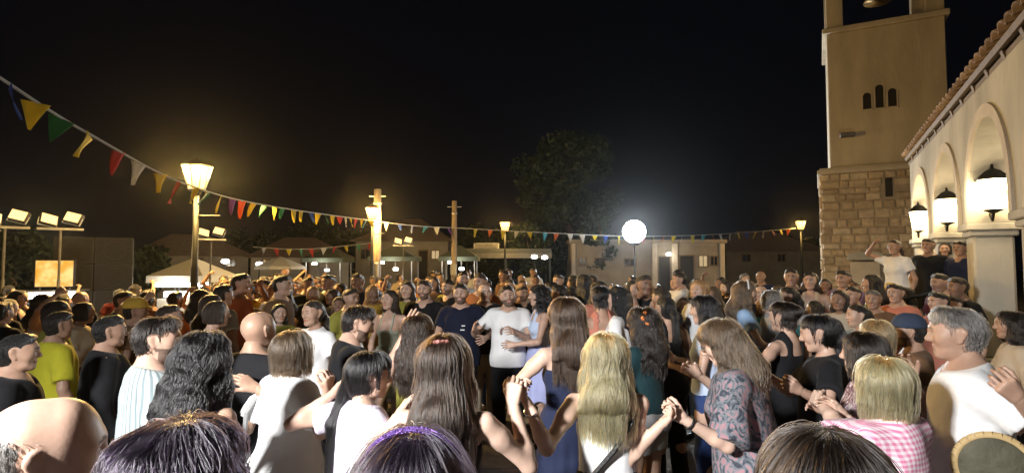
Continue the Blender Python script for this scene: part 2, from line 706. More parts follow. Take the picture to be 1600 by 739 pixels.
class Sk:
    """skeleton of one figure in its own frame: x right, y forward, z up, feet on z = 0"""
    def __init__(k, sex='f', s=1.0, lean=0, side=0, twist=0, head=(0, 0, 0), arms=None, poles=None, fat=1.0, legs='stand', seat=0.0):
        k.sex, k.s, k.fat = sex, s, fat
        m = sex == 'm'
        k.seated = legs == 'sit'
        Rt = rot('X', -R(lean)) @ rot('Y', R(side))
        Rc = Rt @ rot('Z', R(twist))
        k.Rt, k.Rc = Rt, Rc
        pz = 0.56 if k.seated else 0.95
        P = np.array((0, 0, pz)) * s
        if not k.seated:
            P = P + np.array((math.sin(R(side)) * -.05, -math.sin(R(lean)) * .14, 0)) * s
        k.P = P
        up = lambda x, y, z: P + Rt @ (np.array((x, y, z)) * s)
        uc = lambda x, y, z: P + Rc @ (np.array((x, y, z)) * s)
        k.up, k.uc = up, uc
        k.C = uc(0, -.005, .33)
        k.N = uc(0, -.022, .485)
        k.A = uc(0, .010, .582)
        sw = .182 if m else .158
        k.S = [uc(-sw, -.015, .428), uc(sw, -.015, .428)]
        hy, hp_, hr = head
        k.Rh = Rt @ rot('X', -R(lean) * -0.6) @ rot('Z', R(hy)) @ rot('X', R(hp_)) @ rot('Y', R(hr))
        k.HC = k.A + k.Rh @ (np.array((0, .016, .066)) * s * HS)
        k.top = k.HC + k.Rh @ (np.array((0, -.01, .117)) * s * HS)
        l1, l2 = .285 * s, .252 * s
        k.E, k.W = [None, None], [None, None]
        arms = arms or [None, None]
        poles = poles or [None, None]
        for i, sg in ((0, -1), (1, 1)):
            W = arms[i]
            if W is None:
                W = k.S[i] + Rc @ (np.array((sg * .08, .06, -.50)) * s)
            pole = poles[i]
            if pole is None:
                pole = Rc @ np.array((sg * .55, -.45, -.7))
            k.E[i], k.W[i] = ik(k.S[i], np.asarray(W, float), l1, l2, np.asarray(pole, float))
        if k.seated:
            k.hip = [up(-.085, .0, -.02), up(.085, .0, -.02)]
            k.knee = [np.array((sg * .11, .42, .50)) * s for sg in (-1, 1)]
            k.ank = [np.array((sg * .11, .40, .08)) * s for sg in (-1, 1)]
        else:
            k.hip = [up(-.088, .0, -.03), up(.088, .0, -.03)]
            st = .10 if legs == 'stand' else .13
            k.knee = [np.array((-st, .035, .50)) * s, np.array((st, .02, .50)) * s]
            k.ank = [np.array((-st, .01, .085)) * s, np.array((st, -.045, .085)) * s]
            if legs == 'step':
                k.knee[1] = np.array((st, .14, .52)) * s
                k.ank[1] = np.array((st, .10, .10)) * s

    def hp(k, v):
        return k.HC + k.Rh @ (np.asarray(v, float) * k.s * HS)

    def torso(k, o=0.0, lo=False):
        s, up, uc = k.s, k.up, k.uc
        fr = k.Rc @ np.array((0, 1.0, 0))
        ft = k.Rt @ np.array((0, 1.0, 0))
        f = k.fat
        if k.sex == 'm':
            L = [(up(-.06, 0, -.01), up(.06, 0, -.01), .108 * f, .108 * f, ft, 1.0), (up(0, .008, .02), up(0, .012, .18), .150 * f, .145 * f, ft, 1.42),
                 (uc(0, .004, .20), uc(0, 0, .37), .150 * (f * .6 + .4), .166, fr, 1.48), (uc(-.125, -.012, .425), uc(0, -.014, .445), .056, .062, None, 1), (uc(.125, -.012, .425), uc(0, -.014, .445), .056, .062, None, 1),
                 (uc(-.07, .045, .34), uc(.07, .045, .34), .070, .070, fr, 1.1), (uc(0, -.026, .45), uc(0, -.014, .55), .072, .055, None, 1)]
        else:
            L = [(up(-.075, -.005, -.02), up(.075, -.005, -.02), .100 * f, .100 * f, ft, .95), (up(0, .004, .03), up(0, .008, .17), .138 * f, .112 * f, ft, 1.30),
                 (uc(0, .004, .19), uc(0, 0, .36), .115 * (f * .6 + .4), .140, fr, 1.40), (uc(-.105, -.012, .422), uc(0, -.014, .440), .045, .048, None, 1), (uc(.105, -.012, .422), uc(0, -.014, .440), .045, .048, None, 1),
                 (uc(-.066, .062, .295), uc(-.062, .070, .295), .058, .058, None, 1), (uc(.062, .070, .295), uc(.066, .062, .295), .058, .058, None, 1),
                 (uc(0, -.026, .45), uc(0, -.012, .55), .056, .045, None, 1)]
        return [(a, b, (ra) * s + o, (rb) * s + o, .05 * s, fl, fs) for a, b, ra, rb, fl, fs in L]

    def arm(k, i):
        s = k.s
        m = 1.0 if k.sex == 'm' else .82
        f = (k.fat - 1) * .6 + 1
        S, E, W = k.S[i], k.E[i], k.W[i]
        mid = E + (W - E) * .28
        return [(S, S + (E - S) * .35, .056 * m * s * f, .050 * m * s * f), (S + (E - S) * .3, E, .050 * m * s * f, .037 * m * s), (E, mid, .038 * m * s, .041 * m * s), (mid, W, .041 * m * s, .0265 * (m * .5 + .5) * s)]

    def leg(k, i):
        s = k.s
        f = k.fat * (.96 if k.sex == 'm' else 1.0)
        H, K, A = k.hip[i], k.knee[i], k.ank[i]
        mid = K + (A - K) * .30 + np.array((0, -.02, 0)) * s
        return [(H, H + (K - H) * .35, .092 * f * s, .082 * f * s), (H + (K - H) * .3, K, .084 * f * s, .056 * s), (K, mid, .054 * s, .056 * s), (mid, A, .055 * s, .036 * s)]

    def bounds(k, pad=.16):
        pts = np.array([k.P, k.N, k.A, k.HC, *k.S, *k.E, *k.W, *k.hip, *k.knee, *k.ank])
        lo, hi = pts.min(0) - pad, pts.max(0) + pad
        lo[2] = max(lo[2], -.02)
        return lo, hi


def add_all(F, prims, k=None, o=0.0):
    for p in prims:
        if len(p) == 7:
            a, b, ra, rb, kk, fl, fs = p
            F.cone(a, b, ra + o, rb + o, kk, fl=fl, fs=fs)
        else:
            a, b, ra, rb = p
            F.cone(a, b, ra + o, rb + o, k or .03)


def body_mesh(sk, h, skin, hairc, hands=('relaxed', 'relaxed'), hand_up=(None, None), hand_dir=(None, None), beard=False, bald=False):
    s = sk.s
    lo, hi = sk.bounds()
    F = Field(lo, hi, h)
    add_all(F, sk.torso())
    for i in (0, 1):
        add_all(F, sk.leg(i), .04)
        sg = -1 if i == 0 else 1
        if not sk.seated:
            F.ball(sk.up(sg * .07, -.055, -.05), .088 * s * sk.fat, .05)
        A = sk.ank[i]
        F.cone(A + np.array((0, -.025, -.045)) * s, A + np.array((sg * .02, .14, -.06)) * s, .034 * s, .026 * s, .03)
        add_all(F, sk.arm(i), .025)
    V, Q, I = [], [], []

    def put(v, q, idx):
        n = sum(len(x) for x in V)
        V.append(v)
        Q.append(q + n)
        I.append(idx if idx is not None else np.zeros(len(q), int))
    v, q = F.mesh()
    put(v, q, None)
    hv, hq, hi_ = head_mesh(sk.sex, beard, 0.0050 if h < .016 else .0058)
    put((hv * s * HS) @ sk.Rh.T + sk.HC, hq, hi_)
    for i in (0, 1):
        hv, hq = hand_mesh(hands[i], 0.0048 if h < .016 else .0068)
        d = unit(sk.W[i] - sk.E[i]) if hand_dir[i] is None else unit(hand_dir[i])
        u = hand_up[i]
        if u is None:
            u = sk.Rc @ np.array((-1.0 if i == 0 else 1.0, 0.1, 0.25))
        u = np.asarray(u, float)
        u = unit(u - d * (u @ d))
        x = np.cross(d, u)
        B = np.stack([x, d, u], 1)
        w = hv.copy() * s * (1.0 if sk.sex == 'm' else .9)
        qq = hq
        if i == 0:
            w[:, 0] *= -1
            qq = hq[:, ::-1]
        put(w @ B.T + sk.W[i], qq, None)
    mats = [skin_mat(skin), lip_mat(skin), brow_mat(hairc), EYE, IRIS, stubble_mat(skin, hairc)]
    return np_mesh('body', np.concatenate(V), np.concatenate(Q), mats, np.concatenate(I))


def field_mesh(name, F, m):
    v, q = F.mesh()
    return np_mesh(name, v, q, [m])


def top_mesh(sk, kind, m, h, seed=0, hem=None, sleeve=.55, loose=.022):
    """shirts, tops and bodices"""
    s = sk.s
    lo, hi = sk.bounds(.2)
    lo[2] = sk.P[2] - .42 * s
    hi[2] = sk.A[2] + .03
    F = Field(lo, hi, h)
    upv = sk.Rt @ np.array((0, 0, 1.0))
    cv = sk.Rc @ np.array((0, 0, 1.0))
    fr = sk.Rt @ np.array((0, 1.0, 0))
    if kind in ('tee', 'shirt', 'blouse', 'longsleeve'):
        hem = -.10 if hem is None else hem
        T = sk.torso()
        add_all(F, T[:-1], o=loose * .75)
        if hem < -.04 and not sk.seated:
            for sg in (-1, 1):
                F.ball(sk.up(sg * .07, -.055, -.05), .104 * s * sk.fat + loose, .06)
        wb = (.165 if sk.sex == 'm' else .148) * sk.fat * s
        F.cone(sk.uc(0, 0, .30), sk.up(0, 0, hem), wb * .93 + loose * .5, wb + loose * 1.1, .05, fl=fr, fs=1.32)
        F.cone(sk.N + cv * -.03 * s, sk.N + cv * .012 * s + sk.Rc @ np.array((0, .012, 0)) * s, .082 * s if sk.sex == 'm' else .072 * s, .062 * s if sk.sex == 'm' else .055 * s, .03)
        for i in (0, 1):
            S, E, W = sk.S[i], sk.E[i], sk.W[i]
            ar = (.056 if sk.sex == 'm' else .047) * s
            if sleeve <= 1.0:
                F.cone(S, S + (E - S) * sleeve, ar + loose * .6, ar * .88 + loose * 1.15, .04, cap='b')
            else:
                F.cone(S, E, ar + loose * .6, ar * .8 + loose * .7, .04)
                F.cone(E, E + (W - E) * (sleeve - 1), ar * .8 + loose * .7, ar * .62 + loose * .6, .03, cap='b')
        F.wrinkle(.0072, 17, seed, (1, 1, .5))
        F.wrinkle(.0024, 44, seed + 9, (1, .9, .7))
        F.cut(-upv, sk.up(0, 0, hem))
        F.cut(sk.Rc @ np.array((0, .25, 1.0)), sk.N + cv * .028 * s)
        if kind in ('shirt', 'tee'):
            e = .030 if kind == 'tee' else .0
            F.cone(sk.N + sk.Rc @ np.array((0, .125, .0 + e)) * s, sk.N + sk.Rc @ np.array((0, .12, .2)) * s, .048 * s, .075 * s, .02, sub=True)
    elif kind in ('strap', 'tank', 'bandeau', 'dress'):
        hem = -.06 if hem is None else hem
        add_all(F, sk.torso(), o=.009)
        topz = {'strap': .345, 'tank': .37, 'bandeau': .335, 'dress': .30}[kind]
        F.cut(cv, sk.uc(0, 0, topz))
        if kind != 'bandeau':
            wd = .009 if kind != 'tank' else .022
            G = Field(lo, hi, h)
            add_all(G, sk.torso(), o=.013)
            X, Y, Z = G.grid()
            Ri = sk.Rc.T
            lx = (X - sk.P[0]) * Ri[0, 0] + (Y - sk.P[1]) * Ri[0, 1] + (Z - sk.P[2]) * Ri[0, 2]
            g = np.maximum(G.f, np.abs(np.abs(lx) - .074 * s) - wd * s)
            lz = (X - sk.P[0]) * Ri[2, 0] + (Y - sk.P[1]) * Ri[2, 1] + (Z - sk.P[2]) * Ri[2, 2]
            g = np.maximum(g, (topz - .03) * s - lz)
            F.f = np.minimum(F.f, g.astype(np.float32))
        F.wrinkle(.0024, 38, seed, (.6, .6, 1.4))
        F.cut(-upv, sk.up(0, 0, hem))
    return field_mesh('top', F, m)


def bottom_mesh(sk, kind, m, h, seed=0, hem=None):
    s = sk.s
    lo, hi = sk.bounds(.2)
    hi[2] = sk.P[2] + .25 * s
    F = Field(lo, hi, h)
    upv = sk.Rt @ np.array((0, 0, 1.0))
    T = sk.torso()
    low = T[:2]
    if kind in ('trousers', 'jeans', 'shorts'):
        o = {'trousers': .018, 'jeans': .010, 'shorts': .02}[kind]
        add_all(F, low, o=.010)
        for i in (0, 1):
            sg = -1 if i == 0 else 1
            if not sk.seated:
                F.ball(sk.up(sg * .07, -.055, -.05), .092 * s * sk.fat, .05)
            H, K, A = sk.hip[i], sk.knee[i], sk.ank[i]
            if kind == 'shorts':
                F.cone(H, H + (K - H) * (hem or .8), .094 * s * sk.fat + o, .080 * s + o * 1.5, .04, cap='b')
            else:
                F.cone(H, K, .092 * s * sk.fat + o * .6, .058 * s + o, .04)
                F.cone(K, A + np.array((0, 0, -.02)), .058 * s + o, .046 * s + o * (1.4 if kind == 'trousers' else .6), .04, cap='b')
        F.wrinkle(.003, 30, seed, (1, 1, .8))
    else:
        hz = hem if hem is not None else .5
        add_all(F, low, o=.016)
        if not sk.seated:
            for sg in (-1, 1):
                F.ball(sk.up(sg * .07, -.055, -.05), .100 * s * sk.fat, .06)
        a = sk.up(0, 0, .02)
        b = np.array((sk.P[0], sk.P[1] + (.2 if sk.seated else 0), hz * s))
        F.cone(a, b, .150 * s * sk.fat, (.26 if kind == 'skirt' else .20) * s, .06, fl=(0, 1, 0), fs=1.12, cap='b')
        X, Y, Z = F.grid()
        ang = np.arctan2(X - b[0], Y - b[1])
        drop = np.clip((a[2] - Z) / (a[2] - b[2] + 1e-6), 0, 1)
        F.f = F.f + (np.sin(ang * 13 + 1.5 * np.sin(ang * 3 + seed)) * .014 * drop).astype(np.float32)
    F.cut(upv, sk.up(0, 0, .12))
    return field_mesh('bottom', F, m)


def hair_field(sk, style, h=.009, L=.42):
    s = sk.s * HS
    hp = sk.hp
    pts = np.array([hp((x, y, z)) for x in (-.15, .15) for y in (-.2, .15) for z in (-.18, .17)])
    lo, hi = pts.min(0), pts.max(0)
    long_ = style in ('long', 'wavy', 'curly', 'ponytail', 'halfup', 'sidetail')
    back = sk.Rt @ np.array((0, -1.0, 0))
    if long_:
        lo = lo - np.array((.10, .12, 0))
        hi = hi + np.array((.10, .06, 0))
        lo[2] = min(lo[2], sk.N[2] - L * s - .12)
    F = Field(lo, hi, h)
    tight = style in ('ponytail', 'short', 'bun')
    g = {'short': .006, 'crop': .000, 'fringe': .001, 'ponytail': .004, 'bun': .005}.get(style, .007)
    F.cone(hp((0, -.032, .034)), hp((0, .008, .040)), (.081 + g) * s, (.079 + g) * s, .01)
    F.cone(hp((0, -.048, .008)), hp((0, -.010, .0)), (.073 + g) * s, (.074 + g) * s, .03)
    if style in ('short', 'crop', 'bun', 'ponytail'):
        F.cone(hp((0, -.045, -.02)), hp((0, -.052, -.062)), (.060 + g * .6) * s, (.045 + g * .5) * s, .03)
    if style == 'short':
        F.cone(hp((-.03, .05, .088)), hp((.03, .045, .09)), .030 * s, .030 * s, .03)
        F.wrinkle(.004, 55, 3)
    sh = sk.N[2] - .02 * s
    if style in ('long', 'wavy', 'curly', 'halfup'):
        wd = {'long': 1.0, 'wavy': 1.06, 'curly': 1.18, 'halfup': 1.08}[style]
        p0, p1 = hp((0, -.045, .01)), hp((0, -.066, -.09))
        p2 = sk.N + back * .075 * s + np.array((0, 0, -.03)) * s
        p3 = sk.N + back * .118 * s + np.array((0, 0, -L)) * s
        F.cone(p0, p1, .082 * s * wd ** .5, .076 * s * wd, .04)
        F.cone(p1, p2, .076 * s * wd, .090 * s * wd, .05, fl=back, fs=1.35)
        F.cone(p2, p3, 0.095 * s * wd, .060 * s * wd, .06, fl=back, fs=2.1 / wd)
        for sg in (-1, 1):
            F.cone(hp((sg * .062, -.012, .02)), hp((sg * .074 * wd, -.008, -.10)), .032 * s, .034 * s * wd, .03)
            F.cone(hp((sg * .074 * wd, -.010, -.10)), sk.N + sk.Rt @ (np.array((sg * .105 * wd, -.045, -.08)) * s), .034 * s * wd, .030 * s, .03)
        if style == 'halfup':
            F.cone(hp((-.03, -.075, .085)), hp((.03, -.075, .085)), .032 * s, .032 * s, .02)
        if style in ('curly',):
            F.wrinkle(.011, 42, 5)
        elif style in ('wavy', 'halfup'):
            F.wrinkle(.006, 34, 6, (1, 1, .5))
        else:
            F.wrinkle(.003, 40, 7, (1.3, 1.3, .15))
    if style == 'bob':
        p0, p1 = hp((0, -.035, .01)), hp((0, -.035, -.085))
        F.cone(p0, p1, .087 * s, .093 * s, .04, cap='b')
        for sg in (-1, 1):
            F.cone(hp((sg * .058, .02, .02)), hp((sg * .072, .030, -.085)), .034 * s, .032 * s, .03, cap='b')
        F.wrinkle(.003, 45, 8, (1.2, 1.2, .2))
    if style == 'ponytail':
        p = hp((0, -.112, .03))
        F.ball(p, .034 * s, .02)
        p2 = p + back * .045 * s + np.array((0, 0, -.10)) * s
        p3 = sk.N + back * .13 * s + np.array((0, 0, -.12)) * s
        p4 = p3 + np.array((0, 0, -L + .1)) * s + back * .01
        F.cone(p, p2, .030 * s, .038 * s, .02)
        F.cone(p2, p3, .038 * s, .040 * s, .02)
        F.cone(p3, p4, .040 * s, .018 * s, .02)
    if style == 'sidetail':
        q = (hp((-.05, -.095, -.03)), hp((-.085, -.10, -.12)), sk.N + sk.Rt @ (np.array((-.13, -.085, -.10)) * s), sk.N + sk.Rt @ (np.array((-.155, -.10, -L)) * s))
        rr = (.036, .036, .036, .020)
        for a, b, r1, r2 in zip(q[:-1], q[1:], rr[:-1], rr[1:]):
            F.cone(a, b, r1 * s, r2 * s, .02)
        F.cone(hp((0, -.045, -.02)), hp((0, -.052, -.062)), .062 * s, .048 * s, .03)
    if style == 'bun':
        F.ball(hp((0, -.115, .045)), .045 * s, .015)
    if style == 'fringe':
        F.f += .0015
        F.cut(sk.Rh @ np.array((0, .35, 1.0)), hp((0, -.02, .040)))
        F.cone(hp((0, -.045, -.02)), hp((0, -.052, -.062)), .060 * s, .047 * s, .03)
    # the face stays free
    fy = .128 if style not in ('bob',) else .135
    F.cone(hp((0, fy, -.25)), hp((0, fy - .004, .004)), .084 * s, .084 * s, .012, sub=True)
    if tight or style in ('crop', 'sidetail', 'fringe'):
        for sg in (-1, 1):
            F.cone(hp((sg * .092, .006, -.060)), hp((sg * .092, -.012, .012)), .038 * s, .032 * s, .008, sub=True)
            F.cone(hp((sg * .090, .075, -.14)), hp((sg * .088, .070, .020)), .055 * s, .046 * s, .012, sub=True)
    return F


def strands(F, name, m, n, length, rad, wave=.0, seed=0, parent=None, zmin=None, off=(-.002, .007), wf=60.0):
    """hair strands that run down the surface of the hair mass"""
    r = np.random.RandomState(seed)
    v, q = F.mesh()
    smp = F.sampler()
    top, bot = v[:, 2].max(), v[:, 2].min()
    w = 0.35 + (v[:, 2] - bot) / (top - bot)
    p = v[r.choice(len(v), n, p=w / w.sum())] + r.normal(size=(n, 3)) * F.h * .6
    crown = np.array((v[v[:, 2] > top - .02][:, 0].mean(), v[v[:, 2] > top - .02][:, 1].mean()))
    M = 12
    st = (length * (0.55 + .6 * r.rand(n)) / (M - 1))[:, None]
    of = r.uniform(off[0], off[1] * .7, n) + r.exponential(.0022, n)
    wob = r.normal(size=n) * .0035 * min(1.0, length / .15)
    wk = r.uniform(12, 30, n)
    P = np.zeros((n, M, 3))
    ph = r.rand(n) * 6.28
    free = np.zeros(n, bool)
    for k in range(M):
        d, g = smp(p)
        on = (np.abs(d) < .035) & ~free
        pr = p.copy()
        corr = (d - of - (k / (M - 1)) * .002)[:, None] * g
        p = np.where(on[:, None], p - .8 * corr, p)
        rad_ = np.zeros((n, 3))
        rad_[:, :2] = p[:, :2] - crown
        rad_ /= np.maximum(np.linalg.norm(rad_, axis=1, keepdims=True), .02)
        dr = np.array((0, 0, -1.0)) + rad_ * .35
        t = dr - (dr * g).sum(1, keepdims=True) * g
        t /= np.maximum(np.linalg.norm(t, axis=1, keepdims=True), 1e-4)
        free |= (g[:, 2] < -.35) & (p[:, 2] < bot + (top - bot) * .45)
        t = np.where((on & ~free)[:, None], t, np.array((0, 0, -1.0)))
        lat = np.cross(t, g)
        P[:, k] = p + lat * (wave * np.sin(ph + (top - p[:, 2]) * wf) + wob * np.sin(ph * 2.3 + (top - p[:, 2]) * wk))[:, None] + g * (wave * .6 * np.cos(ph * 1.7 + (top - p[:, 2]) * wf * .9))[:, None] * on[:, None]
        p = p + t * st * np.where(free, .45, 1.0)[:, None]
    cu = bpy.data.hair_curves.new(name)
    cu.add_curves([M] * n)
    cu.attributes['position'].data.foreach_set('vector', P.astype(np.float32).ravel())
    ra = cu.attributes.new('radius', 'FLOAT', 'POINT')
    prof = np.clip(np.minimum(np.linspace(0, 6, M) + .4, np.linspace(3.2, .15, M)), 0, 1)
    ra.data.foreach_set('value', (np.tile(prof, (n, 1)) * rad * (0.7 + .6 * r.rand(n, 1))).astype(np.float32).ravel())
    cu.materials.append(m)
    return link(name, cu, parent)


def person(px=None, ytop=None, Y=None, yaw=0, loc=None, label=None, group=None, sex='f', s=None, lean=0, side=0, twist=0, head=(0, 0, 0), armL=None, armR=None,
           poleL=None, poleR=None, hands=('relaxed', 'relaxed'), hand_up=(None, None), hand_dir=(None, None), skin='light', hair=('long', 'dark'), top=None, bottom=None, fat=1.0, legs='stand', h=.014,
           beard=False, n_str=0, wave=.0, L=.42, seed=0, str_len=.22, str_rad=.0011, shoe='dark', extra=None, base=0.0, str_off=(-.002, .007), wf=60.0):
    """arms: ('p', px, py, Y) photo point of the wrist, or ('l', x, y, z) in the figure's own frame"""
    yw = R(yaw)
    kw = dict(sex=sex, lean=lean, side=side, twist=twist, head=head, fat=fat, legs=legs)
    if loc is None:
        t = at(px, ytop, Y)
        sk = Sk(s=1.0, **kw)
        pad = 0.0 if hair[0] in ('none', 'crop') else .012
        s = (t.z - base - pad) / sk.top[2]
        off = sk.top[:2] * s
        c, sn = math.cos(yw), math.sin(yw)
        loc = (t.x - (c * off[0] - sn * off[1]), t.y - (sn * off[0] + c * off[1]), base)
    s = s or 1.0
    inv = np.array(Matrix.Rotation(-yw, 3, 'Z'))

    def tgt(a):
        if a is None:
            return None
        if a[0] == 'p':
            w = at(*a[1:]) - Vector(loc)
            return inv @ np.array(w)
        return np.array(a[1:]) * s
    kw['arms'] = [tgt(armL), tgt(armR)]
    kw['poles'] = [None if poleL is None else inv @ np.array(poleL, float), None if poleR is None else inv @ np.array(poleR, float)]
    sk = Sk(s=s, **kw)
    root = empty('person', loc, yw)
    if label:
        tag(root, label, 'person', group)
    hu = tuple(None if u is None else inv @ np.array(u, float) for u in hand_up)
    hd = tuple(None if u is None else inv @ np.array(u, float) for u in hand_dir)
    hc = hair[1]
    link('body', body_mesh(sk, h, skin, hc, hands, hu, hd, beard), root)
    if top:
        kd, m, kwt = top if len(top) == 3 else (*top, {})
        nm = {'tee': 't_shirt', 'shirt': 'shirt', 'blouse': 'blouse', 'longsleeve': 'shirt', 'strap': 'strappy_top', 'tank': 'tank_top', 'bandeau': 'bandeau_top', 'dress': 'dress_bodice'}[kd]
        link(nm, top_mesh(sk, kd, m, h * .9, seed, **kwt), root)
    if bottom:
        kd, m, kwb = bottom if len(bottom) == 3 else (*bottom, {})
        link(kd, bottom_mesh(sk, kd, m, h * 1.15, seed + 1, **kwb), root)
    if shoe:
        for i, sg in ((0, -1), (1, 1)):
            A = sk.ank[i]
            lo_ = A + np.array((-.1, -.12, -.1))
            lo_[2] = -.02
            F = Field(lo_, A + np.array((.1, .24, .06)), .012)
            F.cone(A + np.array((0, -.03, -.05)) * s, A + np.array((sg * .02, .15, -.062)) * s, .043 * s, .036 * s, .02)
            F.cut(np.array((0, 0, -1.0)), np.array((0, 0, .004)))
            F.cut(np.array((0, .35, 1.0)), A + np.array((0, 0, .0)))
            link('shoe', field_mesh('shoe', F, mat('shoe_' + shoe, {'dark': (.03, .028, .027), 'white': (.6, .6, .58), 'tan': (.25, .16, .09)}[shoe], .6, .1, 20)), root)
    if hair[0] != 'none':
        F = hair_field(sk, hair[0], .0085 if h < .016 else .012, L)
        hm = hair_mat(hc, HAIRC[hc])
        ho = link('hair', field_mesh('hair', F, hm), root)
        if n_str:
            strands(F, 'hair_strands', strand_mat(hc, np.array(HAIRC[hc]) * (1.25 if hc == 'goldblond' else 1.0)), n_str, str_len, str_rad, wave, seed, ho, off=str_off, wf=wf)
    if extra:
        extra(root, sk)
    return root
rnd = random.Random(7)

# ------------------------------------------------------------------ ground
M_GROUND = mat('ground_stone', (0.16, 0.15, 0.135), 0.8, 0.3, 1.3, 0.5, 14.0, spec=0.25, coords='Object')
g = MB()
n = 24
ring = [(300 * math.cos(2 * math.pi * k / n), 300 * math.sin(2 * math.pi * k / n), 0) for k in range(n)]
g.poly(ring, [tuple(range(n))])
ground = g.build('ground', M_GROUND, kind='structure')
M_SLAB = [mat('slab_%d' % i, c, 0.75, 0.22, 5.0, 0.45, 26.0, spec=0.3) for i, c in enumerate(((.34, .32, .29), (.29, .275, .25), (.38, .36, .33)))]
slab_me = []
for i in range(3):
    mb = MB()
    mb.box((-.296, -.296, -.02), (.296, .296, .006), .005)
    slab_me.append(mb.mesh('paving_slab', M_SLAB[i]))
for i in range(14):
    for j in range(13):
        o = link('paving_slab', slab_me[rnd.randrange(3)], ground, (-4.2 + .6 * i, 1.6 + .6 * j + .3 * 0, rnd.uniform(-.0015, .0015)))
        o.rotation_euler = (rnd.uniform(-.002, .002), rnd.uniform(-.002, .002), rnd.choice((0, 1, 2, 3)) * math.pi / 2)


# ------------------------------------------------------------------ lights
def lamp_light(name, loc, power, col, radius=.12, parent=None):
    l = bpy.data.lights.new(name, 'POINT')
    l.energy = power
    l.color = col
    l.shadow_soft_size = radius
    o = bpy.data.objects.new(name, l)
    COL.objects.link(o)
    o.location = loc
    if parent:
        o.parent = parent
    return o


def spot_light(name, loc, to, power, col, size=100, blend=.6, radius=.2):
    l = bpy.data.lights.new(name, 'SPOT')
    l.energy = power
    l.color = col
    l.spot_size = R(size)
    l.spot_blend = blend
    l.shadow_soft_size = radius
    o = bpy.data.objects.new(name, l)
    COL.objects.link(o)
    o.location = loc
    d = Vector(to) - Vector(loc)
    o.rotation_euler = d.to_track_quat('-Z', 'Y').to_euler()
    return o


SODIUM = (1.0, 0.60, 0.18)
WARM = (1.0, 0.66, 0.30)
COOL = (0.86, 0.95, 1.0)
M_IRON = mat('dark_iron', (0.022, 0.024, 0.023), 0.5, 0.2, 12, metal=0.6)
M_STEEL = mat('galvanised_steel', (0.28, 0.28, 0.28), 0.45, 0.15, 12, metal=0.8)
M_BLACK = mat('black_plastic', (0.018, 0.018, 0.019), 0.6, 0.2, 10, 0.2, 60)
E_SOD = emit('sodium_glass', (1.0, 0.52, 0.11), 4.5)
E_SODC = emit('sodium_core', (1.0, 0.80, 0.45), 40.0)
E_WARM = emit('warm_glass', (1.0, 0.72, 0.34), 22.0)
E_COOL = emit('led_white', (0.93, 0.98, 1.0), 60.0)
E_LED = emit('led_strip', (1.0, 0.97, 0.90), 14.0)
E_YEL = emit('yellow_sign', (1.0, 0.58, 0.10), 1.0)
E_FLD = emit('floodlight_glass', (1.0, 0.66, 0.24), 2.0)


def street_lamp(px, py, Y, size, label, power):
    """post-top lantern, photo pixel of the lantern's middle"""
    p = at(px, py, Y)
    root = empty('street_lamp', (p.x, p.y, 0))
    tag(root, label, 'street lamp', 'lantern street lamps round the square')
    z0 = p.z - size * .5
    mb = MB()
    mb.lathe([(.16, 0), (.16, .06), (.11, .12), (.10, .5), (.12, .54), (.075, .62), (.06, z0 * .55), (.065, z0 * .57), (.05, z0 * .6), (.042, z0 - .10)], n=12)
    post = mb.build('post', M_IRON, root, smooth=True)
    mb = MB()
    mb.lathe([(.042, z0 - .10), (.07, z0 - .06), (.05, z0 - .03), (size * .26, z0), (size * .26, z0 + .02)], n=8)
    mb.build('collar', M_IRON, root)
    mb = MB()
    b, t = size * .24, size * .42
    mb.lathe([(b, z0 + .021), (t, z0 + size * .72)], n=8)
    lantern = mb.build('lantern_glass', E_SOD, root)
    for k in range(8):
        a = 2 * math.pi * k / 8
        f = MB()
        f.tube((b * 1.02 * math.cos(a), b * 1.02 * math.sin(a), z0 + .02), (t * 1.02 * math.cos(a), t * 1.02 * math.sin(a), z0 + size * .72), .010, .010, 4)
        f.build('glazing_bar', M_IRON, lantern)
    mb = MB()
    mb.lathe([(t * 1.12, z0 + size * .721), (t * 1.12, z0 + size * .75), (t * .55, z0 + size * .90), (t * .16, z0 + size * .96), (.02, z0 + size * 1.06)], n=8)
    mb.build('cap', M_IRON, root)
    mb = MB()
    mb.tube((0, 0, z0 * .86), (.42, 0, z0 * .86), .014, .010, 6)
    mb.build('banner_arm', M_IRON, post)
    for k in range(4):
        a = math.pi / 4 + k * math.pi / 2
        lamp_light('lamp_light', (p.x + math.cos(a) * t * 1.7, p.y + math.sin(a) * t * 1.7, p.z), power / 4, SODIUM, .10)
    return root


street_lamp(308, 272, 10.0, .56, 'tall street lamp with big amber lantern at the left, bunting passing under it', 2200)
street_lamp(582, 331, 20.0, .55, 'amber street lamp standing against the thick pole left of centre', 1700)
street_lamp(789, 352, 29.0, .60, 'amber street lamp beside the big tree, at the middle of the photo', 650)
street_lamp(1251, 350, 31.0, .60, 'amber street lamp at the far right, just left of the bell tower', 600)

